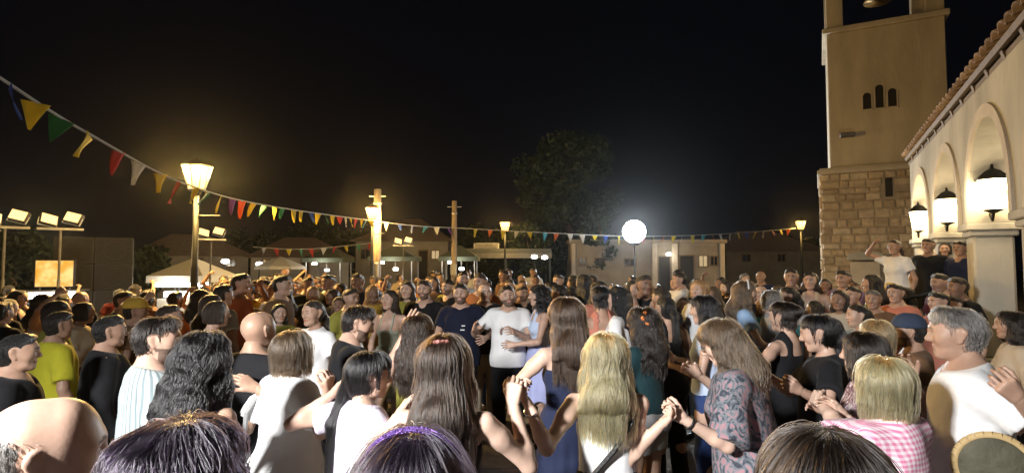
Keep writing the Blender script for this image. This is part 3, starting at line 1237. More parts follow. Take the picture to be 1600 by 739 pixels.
# poles
M_WOOD = mat('pole_wood', (0.30, 0.24, 0.17), 0.85, 0.25, 5, 0.4, 20, stretch=(4, 4, .4))
for px, py, Y, r, lab in ((590, 296, 20.6, .15, 'thick wooden pole carrying bunting behind an amber street lamp'), (710, 314, 24.0, .12, 'thin pale pole carrying bunting above the middle of the crowd')):
    p = at(px, py, Y)
    root = empty('utility_pole', (p.x, p.y, 0))
    tag(root, lab, 'pole', 'poles carrying the bunting')
    mb = MB()
    mb.lathe([(r * 1.15, 0), (r * 1.0, p.z * .5), (r * .85, p.z)], n=12)
    mb.build('shaft', M_WOOD, root, smooth=True)
    mb = MB()
    mb.lathe([(r * 1.02, p.z - .55), (r * 1.02, p.z - .49)], n=12)
    mb.build('band', M_STEEL, root)
    mb = MB()
    mb.box((-.12, -r - .12, 1.5), (.12, -r - .005, 2.0), .01)
    mb.build('junction_box', M_STEEL, root)
    mb = MB()
    mb.tube((-.3, 0, p.z - .25), (.3, 0, p.z - .25), .02, .02, 6)
    mb.build('cross_arm', M_STEEL, root)

# flood lamp facing the dancers; oversized globe takes the shape of its glare
fl = at(991, 362, 24.0)
root = empty('flood_lamp', (fl.x, fl.y, 0))
tag(root, 'dazzling white flood lamp on a mast, its glare built as a globe, above the far tables', 'flood lamp')
mb = MB()
mb.lathe([(.24, 0), (.22, .06), (.04, .10), (.026, fl.z - .55)], n=10)
mb.build('mast', M_IRON, root, smooth=True)
mb = MB()
mb.lathe([(.04, fl.z - .60), (.20, fl.z - .55), (.22, fl.z - .47), (.18, fl.z - .46)], n=16)
mb.build('lamp_base', M_BLACK, root)
mb = MB()
rr = .47
mb.lathe([(max(.01, rr * math.sin(math.pi * k / 14)), fl.z - rr * math.cos(math.pi * k / 14)) for k in range(15)], n=24)
mb.build('globe', E_COOL, root, smooth=True)
for k in range(3):
    mb = MB()
    a = k * 2.1
    mb.tube((0, 0, fl.z * .42), (.55 * math.cos(a), .55 * math.sin(a), .0), .018, .018, 6)
    mb.build('leg', M_STEEL, root)
spot_light('flood_light', (fl.x - .05, fl.y - .55, fl.z), (0, 4, 0.6), 4200, COOL, 165, .5, .25)


_b = E_YEL.node_tree
_n = N(_b, 'ShaderNodeTexNoise')
_n.inputs['Scale'].default_value = 5.0
_r = N(_b, 'ShaderNodeValToRGB')
_r.color_ramp.elements[0].position, _r.color_ramp.elements[1].position = .35, .65
_r.color_ramp.elements[0].color, _r.color_ramp.elements[1].color = (.85, .36, .03, 1), (1.0, .70, .25, 1)
_t = N(_b, 'ShaderNodeTexCoord')
_b.links.new(_t.outputs['Object'], _n.inputs['Vector'])
_b.links.new(_n.outputs['Fac'], _r.inputs[0])
_b.links.new(_r.outputs[0], _b.nodes['Principled BSDF'].inputs['Emission Color'])


def flood_stand(px, py, Y, heads, label, yaw, power, w=.34):
    """tripod mast carrying LED floodlight heads"""
    p = at(px, py, Y)
    root = empty('floodlight_stand', (p.x, p.y, 0), yaw)
    tag(root, label, 'floodlight', 'floodlights on stands')
    mb = MB()
    mb.lathe([(.03, 0.3), (.03, p.z * .6), (.022, p.z * .6), (.022, p.z - .05)], n=8)
    mb.build('mast', M_STEEL, root, smooth=True)
    for k in range(3):
        mb = MB()
        a = k * 2.094 + .3
        mb.tube((0, 0, 1.0), (.6 * math.cos(a), .6 * math.sin(a), .0), .016, .016, 6)
        mb.build('leg', M_STEEL, root)
    mb = MB()
    mb.box((-w * heads * .62, -.025, p.z - .10), (w * heads * .62, .025, p.z - .05), .006)
    mb.build('cross_bar', M_STEEL, root)
    for k in range(heads):
        x = (k - (heads - 1) / 2) * w * 1.35
        T = Matrix.Translation((x, 0, p.z + .10 + .05 * (k % 2))) @ Matrix.Rotation(R(24 - 50 * (k % 2)), 4, 'Z') @ Matrix.Rotation(R(14), 4, 'Y') @ Matrix.Rotation(R(-18), 4, 'X')
        hd = MB()
        hd.box((-w / 2, -.05, -w * .36), (w / 2, .07, w * .36), .012, T)
        h_ = hd.build('lamp_head', M_BLACK, root)
        gl = MB()
        gl.box((-w * .44, -.062, -w * .30), (w * .44, -.052, w * .30), 0, T)
        gl.build('lamp_glass', E_FLD, h_)
        br = MB()
        for sx in (-1, 1):
            br.box((sx * w * .53 - .006, -.015, -w * .45 + .0), (sx * w * .53 + .006, .015, .02), 0, T)
        br.box((-w * .54, -.015, -w * .47), (w * .54, .015, -w * .45), 0, T)
        br.build('bracket', M_STEEL, h_)
    d = Matrix.Rotation(yaw, 3, 'Z') @ Vector((0, -1, -.25))
    spot_light('floodlight_beam', p + Vector((0, 0, .1)) + d * .3, p + d * 5, power, WARM, 120, .8, .15)
    return root


flood_stand(95, 352, 11.5, 2, 'pair of warm floodlights on a stand left of the black loudspeaker stack', R(35), 220, .30)
flood_stand(8, 349, 11.0, 2, 'pair of warm floodlights on a stand at the far left edge', R(40), 220, .30)
flood_stand(330, 370, 16.0, 2, 'pair of warm floodlights on a stand below the tall amber street lamp', R(28), 260, .30)
flood_stand(630, 381, 24.0, 2, 'small pair of floodlights on a stand right of the thick pole', R(10), 350, .34)

# flood lamp on a mast behind the photographer (its light falls on the near dancers)
root = empty('floodlight_stand', (-3.15, -1.5, 0), R(212))
tag(root, 'tall white floodlight on a mast behind the photographer', 'floodlight', 'floodlights on stands')
mb = MB()
mb.lathe([(.16, 0), (.16, .03), (.035, .05), (.03, 3.25)], n=10)
mb.build('mast', M_STEEL, root, smooth=True)
T = Matrix.Translation((0, -.05, 3.36)) @ Matrix.Rotation(R(-40), 4, 'X')
mb = MB()
mb.box((-.26, -.05, -.2), (.26, .08, .2), .015, T)
hd = mb.build('lamp_head', M_BLACK, root)
mb = MB()
mb.box((-.23, -.062, -.17), (.23, -.052, .17), 0, T)
mb.build('lamp_glass', E_COOL, hd)
KEY = spot_light('key_floodlight', (-3.0, -1.3, 3.3), (-1.0, 1.62, 0.3), 4700, (1.0, .985, .97), 96, 1.0, .24)

# ------------------------------------------------------------------ bunting
FLAGC = {'blue': (.03, .09, .42), 'yellow': (.72, .58, .03), 'green': (.03, .26, .10), 'red': (.55, .045, .04), 'white': (.72, .72, .70), 'teal': (.06, .36, .42), 'purple': (.26, .08, .34), 'orange': (.72, .20, .04), 'pink': (.62, .2, .32)}
flag_me = {}
for nm, c in FLAGC.items():
    c = tuple(.72 * v + .02 for v in c)
    m = cloth('flag_' + nm, c, .7)
    tr = N(m.node_tree, 'ShaderNodeBsdfTranslucent')
    tr.inputs[0].default_value = (*c, 1)
    ms = N(m.node_tree, 'ShaderNodeMixShader')
    ms.inputs[0].default_value = .4
    m.node_tree.links.new(m.node_tree.nodes['Principled BSDF'].outputs[0], ms.inputs[1])
    m.node_tree.links.new(tr.outputs[0], ms.inputs[2])
    m.node_tree.links.new(ms.outputs[0], m.node_tree.nodes['Material Output'].inputs[0])
    for v in range(3):
        mb = MB()
        rows, cols = 6, 5
        r2 = random.Random(v * 7 + 1)
        ph = r2.random() * 6
        P = []
        for side in (0, 1):
            for i in range(rows):
                t = i / (rows - 1)
                w = .115 * (1 - t * .94)
                for j in range(cols):
                    u = (j / (cols - 1) - .5) * 2
                    P.append((u * w, .035 * math.sin(ph + t * 3.2 + u * 1.1) * t + (v - 1) * .05 * t + side * .002, -.34 * t))
        f = []
        o2 = rows * cols
        for i in range(rows - 1):
            for j in range(cols - 1):
                a = i * cols + j
                f.append((a, a + 1, a + cols + 1, a + cols))
                f.append((o2 + a, o2 + a + cols, o2 + a + cols + 1, o2 + a + 1))
        for i in range(rows - 1):
            for a, b in ((i * cols, (i + 1) * cols), ((i + 1) * cols + cols - 1, i * cols + cols - 1)):
                f.append((a, b, o2 + b, o2 + a))
        mb.poly(P, f)
        flag_me[nm, v] = mb.mesh('flag', m, True)
M_CORD = cloth('cord', (.45, .45, .42))


def bunting(pts, label, n_flags, seq, rcord=.012, fsize=1.0, seed=0, start=.03, pw=1.0):
    r = random.Random(seed)
    P = [Vector(p) for p in pts]
    root = empty('bunting', P[0])
    tag(root, label, 'bunting', 'strings of bunting')
    # smooth curve through the points
    C = []
    for i in range(len(P) - 1):
        a, b = P[i], P[i + 1]
        a0, b1 = P[max(i - 1, 0)], P[min(i + 2, len(P) - 1)]
        for k in range(16):
            t = k / 16
            C.append(.5 * ((2 * a) + (b - a0) * t + (2 * a0 - 5 * a + 4 * b - b1) * t * t + (3 * a - a0 - 3 * b + b1) * t ** 3))
    C.append(P[-1])
    mb = MB()
    for a, b in zip(C[:-1], C[1:]):
        mb.tube(a - P[0], b - P[0], rcord, rcord, 6, False)
    mb.build('cord', M_CORD, root, smooth=True)
    Ls = [0]
    for a, b in zip(C[:-1], C[1:]):
        Ls.append(Ls[-1] + (b - a).length)
    for k in range(n_flags):
        t = (start + (1 - start * 1.5) * ((k + .5 + r.uniform(-.12, .12)) / n_flags) ** pw) * Ls[-1]
        i = max(j for j in range(len(Ls) - 1) if Ls[j] <= t)
        q = C[i].lerp(C[i + 1], (t - Ls[i]) / max(1e-6, Ls[i + 1] - Ls[i]))
        d = (C[i + 1] - C[i])
        o = link('flag', flag_me[seq[k % len(seq)], r.randrange(3)], root, q - P[0] - Vector((0, 0, rcord * .5)))
        o.rotation_euler = (r.uniform(-.45, .45), math.atan2(-d.z, Vector((d.x, d.y)).length) * .6 + r.uniform(-.2, .2), math.atan2(d.y, d.x) + r.uniform(-.9, .9))
        o.scale = (fsize * r.uniform(.85, 1.1), fsize, fsize * r.uniform(.75, 1.05))
    return root


pole1 = at(590, 346, 20.4)
pole2 = at(710, 356, 23.85)
SEQ = ['yellow', 'blue', 'yellow', 'green', 'yellow', 'red', 'white', 'yellow', 'red', 'yellow', 'teal', 'yellow', 'purple', 'orange', 'yellow', 'green', 'yellow', 'green', 'yellow']
bunting([at(-120, 40, 3.7), at(0, 122, 4.2), at(140, 210, 5.1), at(300, 291, 7.0), at(440, 325, 11.0), pole1], 'bunting with big coloured flags rising from the thick pole to the upper left corner', 32, SEQ, .012, .78, 3, .02, 1.35)
bunting([pole1, at(650, 353, 22.0), pole2], 'short string of bunting between the thick pole and the thin pole', 6, ['white', 'blue', 'white', 'teal', 'white', 'purple'], .012, 1.0, 4)
lamp4 = at(1243, 357, 30.9)
bunting([pole2, at(840, 363, 24.8), at(985, 369, 26.2), at(1120, 366, 28.4), lamp4], 'long string of bunting from the thin pole past the white flood lamp', 30, ['yellow', 'orange', 'yellow', 'white', 'yellow', 'teal', 'orange', 'white', 'white', 'yellow', 'blue', 'yellow', 'white', 'pink'], .014, 1.1, 5)
bunting([at(395, 386, 25), at(480, 389, 26), at(588, 379, 27)], 'distant string of bunting over the stalls left of the thick pole', 10, ['white', 'red', 'yellow', 'green', 'red'], .012, 1.1, 6)

# ------------------------------------------------------------------ bell tower and church porch
U = Vector((0.47, 0.883, 0)).normalized()          # along the porch, away from the camera
NV = Vector((-U.y, U.x, 0))                          # out of the porch, towards the square
M_PLAST = mat('cream_plaster', (0.54, 0.48, 0.38), 0.9, 0.22, 1.6, 0.45, 14, spec=0.15, stretch=(1, 1, .3))
M_PALE = mat('pale_plaster', (0.47, 0.455, 0.40), 0.9, 0.24, 1.5, 0.5, 12, spec=0.15, stretch=(1, 1, .4))
M_STONES = [mat('rubble_%d' % i, c, 0.9, 0.22, 7, 0.7, 20, spec=0.15) for i, c in enumerate(((.52, .42, .29), (.44, .35, .24), (.58, .49, .36), (.38, .30, .21), (.48, .39, .29)))]
M_MORTAR = mat('mortar', (0.36, 0.30, 0.22), 0.95, 0.15, 6, 0.4, 30)
M_LEDGE = mat('ledge_stone', (0.55, 0.49, 0.40), 0.85, 0.1, 4, 0.3, 20)
M_TILE = [mat('roof_tile_%d' % i, c, 0.85, 0.2, 8, 0.3, 24) for i, c in enumerate(((.28, .205, .16), (.33, .25, .195), (.23, .17, .13)))]
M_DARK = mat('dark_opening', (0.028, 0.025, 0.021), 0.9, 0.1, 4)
M_GLASS = mat('dark_glass', (0.02, 0.023, 0.026), 0.12, 0.1, 3, spec=0.6)
M_FRAME = mat('window_frame', (0.20, 0.15, 0.10), 0.7, 0.15, 8)

A = at(1298, 300, 16.0)
ax = Vector((A.x, A.y, 0))
TW = Matrix(((-NV.x, U.x, 0, ax.x), (-NV.y, U.y, 0, ax.y), (0, 0, 1, 0), (0, 0, 0, 1)))   # x: along the seen face to the right, y: backwards
tower = empty('bell_tower')
tower.matrix_world = TW
tag(tower, 'tall plastered bell tower on a rubble stone base at the right', 'bell tower')
WT = 2.72
ZL = 4.42
base_core = MB()
base_core.box((-.24, -.24, 0), (WT + .24, WT + .24, ZL), 0)
stone_base = base_core.build('stone_base', M_MORTAR, tower)


def stones(parent, T, w, z0, z1, seed, holes=(), rows=(.2, .34), wid=(.26, .62)):
    """coursed rubble on the plane y = 0 of T, x along the wall; every stone is its own piece"""
    r = random.Random(seed)
    z = z0
    while z < z1 - .05:
        hgt = min(r.uniform(*rows), z1 - z)
        if z1 - z - hgt < .12:
            hgt = z1 - z
        x = 0.0
        while x < w - .02:
            ww = min(r.uniform(*wid), w - x)
            if w - x - ww < .15:
                ww = w - x
            if not any(x < h1 and x + ww > h0 and z < v1 and z + hgt > v0 for h0, h1, v0, v1 in holes):
                mb = MB()
                d = r.uniform(.022, .05)
                j = .011
                i = .028
                q = lambda: r.uniform(-.012, .012)
                p = [(x + j, 0, z + j), (x + ww - j, 0, z + j), (x + ww - j, 0, z + hgt - j), (x + j, 0, z + hgt - j)]
                p2 = [(a + (i if k in (0, 3) else -i) + q(), -d + q() * .6, c + (i if k < 2 else -i) + q()) for k, (a, b, c) in enumerate(p)]
                mb.poly([T @ Vector(v) for v in p + p2], [(4, 5, 6, 7), (0, 1, 5, 4), (1, 2, 6, 5), (2, 3, 7, 6), (3, 0, 4, 7)])
                mb.build('stone', M_STONES[r.choice((0, 0, 1, 2, 3, 4))], parent)
            x += ww
        z += hgt


TF = Matrix.Translation((-.24, -.242, 0))
slit = (1.50, 1.66, 3.72, 4.22)
stones(stone_base, TF, WT + .48, 0.0, ZL, 11, [slit], rows=(.16, .25), wid=(.20, .46))
TS = Matrix.Translation((-.242, WT + .24, 0)) @ Matrix.Rotation(R(-90), 4, 'Z')
stones(stone_base, TS, WT + .48, 0.0, ZL, 12, rows=(.26, .4), wid=(.35, .7))
mb = MB()
mb.box((slit[0] - .24, -.275, slit[2]), (slit[1] - .24, -.246, slit[3]))
mb.build('slit_window', M_DARK, tower)
for z0, z1, e in ((ZL + .002, ZL + .11, .32), (ZL + .112, ZL + .17, .26)):
    mb = MB()
    mb.box((-e, -e, z0), (WT + e, WT + e, z1), .012)
    mb.build('ledge', M_LEDGE, tower)
ZS = 8.42
shaft = MB()
shaft.box((0, 0, ZL + .172), (WT, WT, ZS), .02)
shaft_o = shaft.build('shaft', M_PLAST, tower)
# belfry: four corner piers, a sill and arches above
mb = MB()
mb.box((-.10, -.10, ZS + .002), (WT + .10, WT + .10, ZS + .14), .015)
mb.build('sill_course', M_PLAST, tower)
for i, (x, y) in enumerate(((0, 0), (WT - .42, 0), (0, WT - .42), (WT - .42, WT - .42))):
    mb = MB()
    mb.box((x, y, ZS + .142), (x + .42, y + .42, ZS + 2.6), .015)
    mb.build('belfry_pier', M_PLAST, tower)
mb = MB()
mb.box((-.04, -.04, ZS + 2.602), (WT + .04, WT + .04, ZS + 3.3), .02)
mb.build('belfry_lintel', M_PLAST, tower)
mb = MB()
mb.poly([(-.3, -.3, ZS + 3.302), (WT + .3, -.3, ZS + 3.302), (WT + .3, WT + .3, ZS + 3.302), (-.3, WT + .3, ZS + 3.302), (WT / 2, WT / 2, ZS + 4.7)], [(3, 2, 1, 0), (0, 1, 4), (1, 2, 4), (2, 3, 4), (3, 0, 4)])
mb.build('roof', M_TILE[0], tower)
mb = MB()
mb.lathe([(.36, 0), (.34, .06), (.26, .22), (.2, .42), (.10, .52), (.03, .55)], (WT / 2, WT / 2, ZS + 1.2), n=16)
mb.tube((WT / 2, WT / 2, ZS + 1.75), (WT / 2, WT / 2, ZS + 2.6), .03, .03, 6)
mb.build('bell', mat('bronze', (.25, .17, .08), .45, .2, 8, metal=.8), tower, smooth=True)
# triple window
for x, z0, z1 in ((.93, 6.17, 6.62), (1.22, 6.17, 6.80), (1.51, 6.17, 6.66)):
    w = .095
    mb = MB()
    arc = [(x - w, z0), (x + w, z0)] + [(x + w * math.cos(t * math.pi / 8), z1 - w + w * math.sin(t * math.pi / 8)) for t in range(9)]
    mb.prism(arc, -.012, .05)
    win = mb.build('window', M_DARK, tower)
    s_ = MB()
    s_.box((x - w - .03, -.05, z0 - .05), (x + w + .03, -.002, z0 - .004), .006)
    s_.build('sill', M_LEDGE, win)
    for sx in (-1, 1):
        j = MB()
        j.box((x + sx * (w + .016) - .014, -.024, z0), (x + sx * (w + .016) + .014, -.002, z1 - w), .003)
        j.build('jamb', M_LEDGE, win)
mb = MB()
mb.box((.25, -.30, 5.42), (.62, -.10, 5.53), .02)
mb.tube((.43, -.10, 5.47), (.43, .0, 5.47), .03, .03, 8)
wl = mb.build('wall_floodlight', M_STEEL, tower)
mb = MB()
mb.box((.28, -.28, 5.408), (.59, -.12, 5.418))
mb.build('lens', M_GLASS, wl)

# hooded stone niche at the foot of the tower
q = TW @ Vector((.74, -.30, 0))
niche = empty('wall_fountain', (q.x, q.y, 0), math.atan2(-NV.y, -NV.x))
tag(niche, 'pale hooded stone fountain against the foot of the bell tower', 'fountain')
mb = MB()
mb.box((-.34, -.12, 0), (.34, -.02, 2.0), .015)
mb.build('back_slab', M_LEDGE, niche)
mb = MB()
mb.prism([(-.42, 2.05), (.42, 2.05), (.40, 2.17)] + [(.40 * math.cos(t * math.pi / 8), 2.17 + .10 * math.sin(t * math.pi / 8)) for t in range(1, 8)] + [(-.40, 2.17)], -.40, -.02)
mb.build('hood', M_PALE, niche)
mb = MB()
mb.box((-.32, -.46, .62), (.32, -.122, .84), .03)
mb.box((-.14, -.34, 0), (.14, -.124, .618), .02)
mb.build('basin', M_LEDGE, niche)
mb = MB()
mb.tube((0, -.12, 1.15), (0, -.26, 1.12), .02, .016, 8)
mb.build('spout', M_STEEL, niche)

# --- porch
c1 = at(1548, 415, 7.2)
PO = Vector((c1.x, c1.y, 0)) - U * 4.6                 # two bays nearer than the column in view
PM = Matrix(((U.x, -NV.x, 0, PO.x), (U.y, -NV.y, 0, PO.y), (0, 0, 1, 0), (0, 0, 0, 1)))   # x: along the porch, y: into the porch
porch = empty('church_porch')
porch.matrix_world = PM
tag(porch, 'pale church porch with pointed arches, columns and tiled eave at the right edge', 'church porch')
FL, SPR, BAY, EAVE, CW = .62, 2.42, 2.3, 3.92, .21
NB = 4
XE = BAY * NB
mb = MB()
mb.box((-.5, -.30, 0), (XE + .3, 2.9, FL), .02)
mb.build('porch_floor', M_LEDGE, porch)
for k in range(NB + 1):
    x = k * BAY
    mb = MB()
    mb.box((x - .30, -.28, FL + .002), (x + .30, .30, FL + .16), .02)
    mb.build('column_base', M_PALE, porch)
    mb = MB()
    mb.box((x - .20, -.20, FL + .162), (x + .20, .20, SPR - .16), .025)
    mb.build('column', M_PALE, porch)
    mb = MB()
    mb.box((x - .235, -.235, SPR - .158), (x + .235, .235, SPR - .09), .012)
    mb.box((x - .275, -.275, SPR - .088), (x + .275, .275, SPR), .012)
    mb.build('capital', M_PALE, porch)
for k in range(NB):
    x0, x1 = k * BAY, (k + 1) * BAY
    xm, hw, rise = (x0 + x1) / 2, BAY / 2 - .27, 1.12
    arc = []
    for i in range(13):
        t = i / 12
        u = 1 - t
        arc.append((xm - hw * math.cos(t * math.pi / 2) ** 1.0 * (1 if t < 1 else 0) * 1.0, SPR + rise * math.sin(t * math.pi / 2) ** .82))
    arc = arc + [(2 * xm - a, b) for a, b in arc[-2::-1]]
    T_ = .24
    P, f = [], []
    for a, b in arc:
        for y in (-T_, T_):
            P += [(a, y, b), (a, y, EAVE)]
    m = len(arc)
    for i in range(m - 1):
        b0, b1 = i * 4, (i + 1) * 4
        f += [(b0, b1, b1 + 1, b0 + 1), (b0 + 2, b0 + 3, b1 + 3, b1 + 2), (b0, b0 + 2, b1 + 2, b1)]
    for xa, xb in ((x0 + (.0 if k else -.3), arc[0][0]), (arc[-1][0], x1 if k < NB - 1 else x1 + .1)):
        b = len(P)
        P += [(xa, -T_, SPR + .001), (xb, -T_, SPR + .001), (xb, -T_, EAVE), (xa, -T_, EAVE), (xa, T_, SPR + .001), (xb, T_, SPR + .001), (xb, T_, EAVE), (xa, T_, EAVE)]
        f += [(b, b + 1, b + 2, b + 3), (b + 7, b + 6, b + 5, b + 4), (b, b + 4, b + 5, b + 1)]
        if xa == x0 - .3 or xb == x1 + .1:
            f += [(b, b + 3, b + 7, b + 4), (b + 1, b + 5, b + 6, b + 2)]
    mb = MB()
    mb.poly(P, f)
    mb.build('arcade_wall', M_PALE, porch)
    # archivolt: raised band round the arch
    mb = MB()
    for (a0, b0), (a1, b1) in zip(arc[:-1], arc[1:]):
        def outp(a, b, e):
            return (xm + (a - xm) * (1 + e), SPR + (b - SPR) * (1 + e * .9))
        o0, o1 = outp(a0, b0, .13), outp(a1, b1, .13)
        pts = [(a0, b0 + .002), (a1, b1 + .002), o1, o0]
        mb.poly([(p[0], -T_ - .028, p[1]) for p in pts] + [(p[0], -T_ + .01, p[1]) for p in pts], [(0, 1, 2, 3), (0, 4, 5, 1), (2, 6, 7, 3)])
    mb.build('archivolt', M_LEDGE, porch)
    if k != 1:
        mb = MB()
        mb.box((x0 + .30, -.10, FL + .002), (x1 - .30, .10, FL + .86), .015)
        pw = mb.build('parapet', M_PALE, porch)
        mb = MB()
        mb.box((x0 + .28, -.15, FL + .862), (x1 - .28, .15, FL + .94), .015)
        mb.build('coping', M_LEDGE, pw)
mb = MB()
mb.box((-.5, 2.9, 0), (XE + .3, 3.2, 6.2))
back_wall = mb.build('church_wall', M_MORTAR, porch)
stones(back_wall, Matrix.Translation((2.0, 2.898, 0)), XE - 2.0, FL, 3.9, 13, [(2.2, 3.6, 0, 3.0)], rows=(.26, .4), wid=(.4, .8))
mb = MB()
mb.box((4.2, 2.86, FL), (5.6, 2.898, 2.95), .01)
dr = mb.build('door', M_FRAME, porch)
mb = MB()
mb.box((-.5, -.24, EAVE - .001 + .003), (XE + .3, 2.898, EAVE + .06))
mb.build('ceiling', M_FRAME, porch)
# eave, rafters and tiles
tile_me = []
for i in range(3):
    mb = MB()
    prof = [(.105 * math.cos(math.pi * k / 6), .075 * math.sin(math.pi * k / 6)) for k in range(7)]
    pin = [(.088 * math.cos(math.pi * k / 6), .058 * math.sin(math.pi * k / 6)) for k in range(7)]
    L_ = .44
    P = [(a, -L_ / 2, b) for a, b in prof] + [(a * .86, L_ / 2, b * .86) for a, b in prof] + [(a, -L_ / 2, b) for a, b in pin] + [(a * .86, L_ / 2, b * .86) for a, b in pin]
    f = []
    for k in range(6):
        f += [(k, k + 1, 8 + k, 7 + k), (14 + k + 1, 14 + k, 21 + k, 21 + k + 1), (k + 1, k, 14 + k, 14 + k + 1), (7 + k, 8 + k, 22 + k, 21 + k)]
    mb.poly(P, f)
    tile_me.append(mb.mesh('roof_tile', M_TILE[i], True))
mb = MB()
sl = math.atan(.32)
T = Matrix.Translation((0, -.30, EAVE + .075)) @ Matrix.Rotation(sl, 4, 'X')
mb.box((-.7, 0, 0), (XE + .12, 4.1, .06), 0, T)
roof = mb.build('roof', M_FRAME, porch)
for k in range(int(XE / .62) + 2):
    mb = MB()
    x = -.5 + k * .62
    mb.box((x - .04, .03, -.10), (x + .04, .9, -.002), 0, T)
    mb.build('rafter', M_FRAME, roof)
for row in range(6):
    for k in range(int((XE + .72) / .225)):
        o = link('roof_tile', tile_me[rnd.randrange(3)], roof)
        o.matrix_local = T @ Matrix.Translation((-.62 + k * .225, .17 + row * .36, .085 + .012 * (row % 2))) @ Matrix.Rotation(R(rnd.uniform(1.5, 4)), 4, 'X') @ Matrix.Rotation(R(rnd.uniform(-2, 2)), 4, 'Z')


def wall_lantern(x, label, power, z=2.78, y=-.04):
    """lantern on an iron bracket that leaves the side of the arch springing"""
    q = PM @ Vector((x, y, z))
    root = empty('wall_lantern', q, math.atan2(U.y, U.x))
    tag(root, label, 'wall lantern', 'warm lanterns along the porch')
    mb = MB()
    mb.tube((.26, 0, -.16), (.06, 0, -.34), .016, .016, 6)
    mb.tube((.06, 0, -.34), (0, 0, -.25), .016, .016, 6)
    mb.box((.235, -.06, -.28), (.262, .06, .0), .008)
    mb.build('bracket', M_IRON, root)
    mb = MB()
    mb.lathe([(.02, -.26), (.10, -.225), (.105, -.21)], n=6)
    mb.build('cup', M_IRON, root)
    mb = MB()
    mb.lathe([(.10, -.208), (.155, .14)], n=6)
    gl = mb.build('lantern_glass', E_WARM, root)
    for k in range(6):
        a = 2 * math.pi * k / 6
        mb = MB()
        mb.tube((.102 * math.cos(a), .102 * math.sin(a), -.209), (.156 * math.cos(a), .156 * math.sin(a), .14), .0035, .0035, 4)
        mb.build('glazing_bar', M_IRON, gl)
    mb = MB()
    mb.lathe([(.18, .141), (.18, .155), (.08, .25), (.02, .28), (.012, .33)], n=6)
    mb.build('cap', M_IRON, root)
    for sx, sy in ((-.26, -.1), (.02, -.42), (.02, .3)):
        lamp_light('lantern_light', PM @ Vector((x + sx, y + sy, z - .05)), power / 3, (1.0, .77, .46), .08)


wall_lantern(4.17, 'largest warm lantern, on the nearest porch column at the right edge', 30)
wall_lantern(6.45, 'middle warm lantern of the three along the church porch', 32, y=-.12)
wall_lantern(8.72, 'smallest warm lantern, at the far end of the porch beside the bell tower', 95, y=-.2)

# steps with handrail up to the porch
st = PM @ Vector((3.45, -.3, 0))
steps = empty('porch_steps', st, math.atan2(U.y, U.x))
tag(steps, 'pale stone steps leading up to the church porch', 'steps')
for k in range(4):
    mb = MB()
    mb.box((-.85, -.34 * (4 - k), 0.155 * k + (.001 if k else 0)), (.85, 0.0 - .002, .155 * (k + 1)), .012)
    mb.build('step', M_LEDGE, steps)
rail_a, rail_b = at(1398, 470, 7.9), at(1512, 446, 7.55)
hr = empty('handrail', (rail_a.x, rail_a.y, 0))
tag(hr, 'dark iron handrail in front of the church porch', 'handrail')
d = rail_b - rail_a
mb = MB()
mb.tube((0, 0, rail_a.z), Vector((0, 0, rail_a.z)) + d, .024, .024, 8)
mb.build('rail', M_IRON, hr, smooth=True)
for k in range(4):
    q = d * (k / 3)
    mb = MB()
    mb.tube((q.x, q.y, 0), (q.x, q.y, rail_a.z + q.z - .02), .015, .015, 6)
    mb.build('baluster', M_IRON, hr)

# ------------------------------------------------------------------ houses round the square
M_WALLS = {'grey': mat('house_grey', (.24, .225, .20), .9, .2, 1.2, .3, 12), 'cream': mat('house_cream', (.30, .265, .21), .9, .2, 1.2, .3, 12), 'white': mat('house_white', (.38, .365, .33), .9, .15, 1.2, .3, 12)}


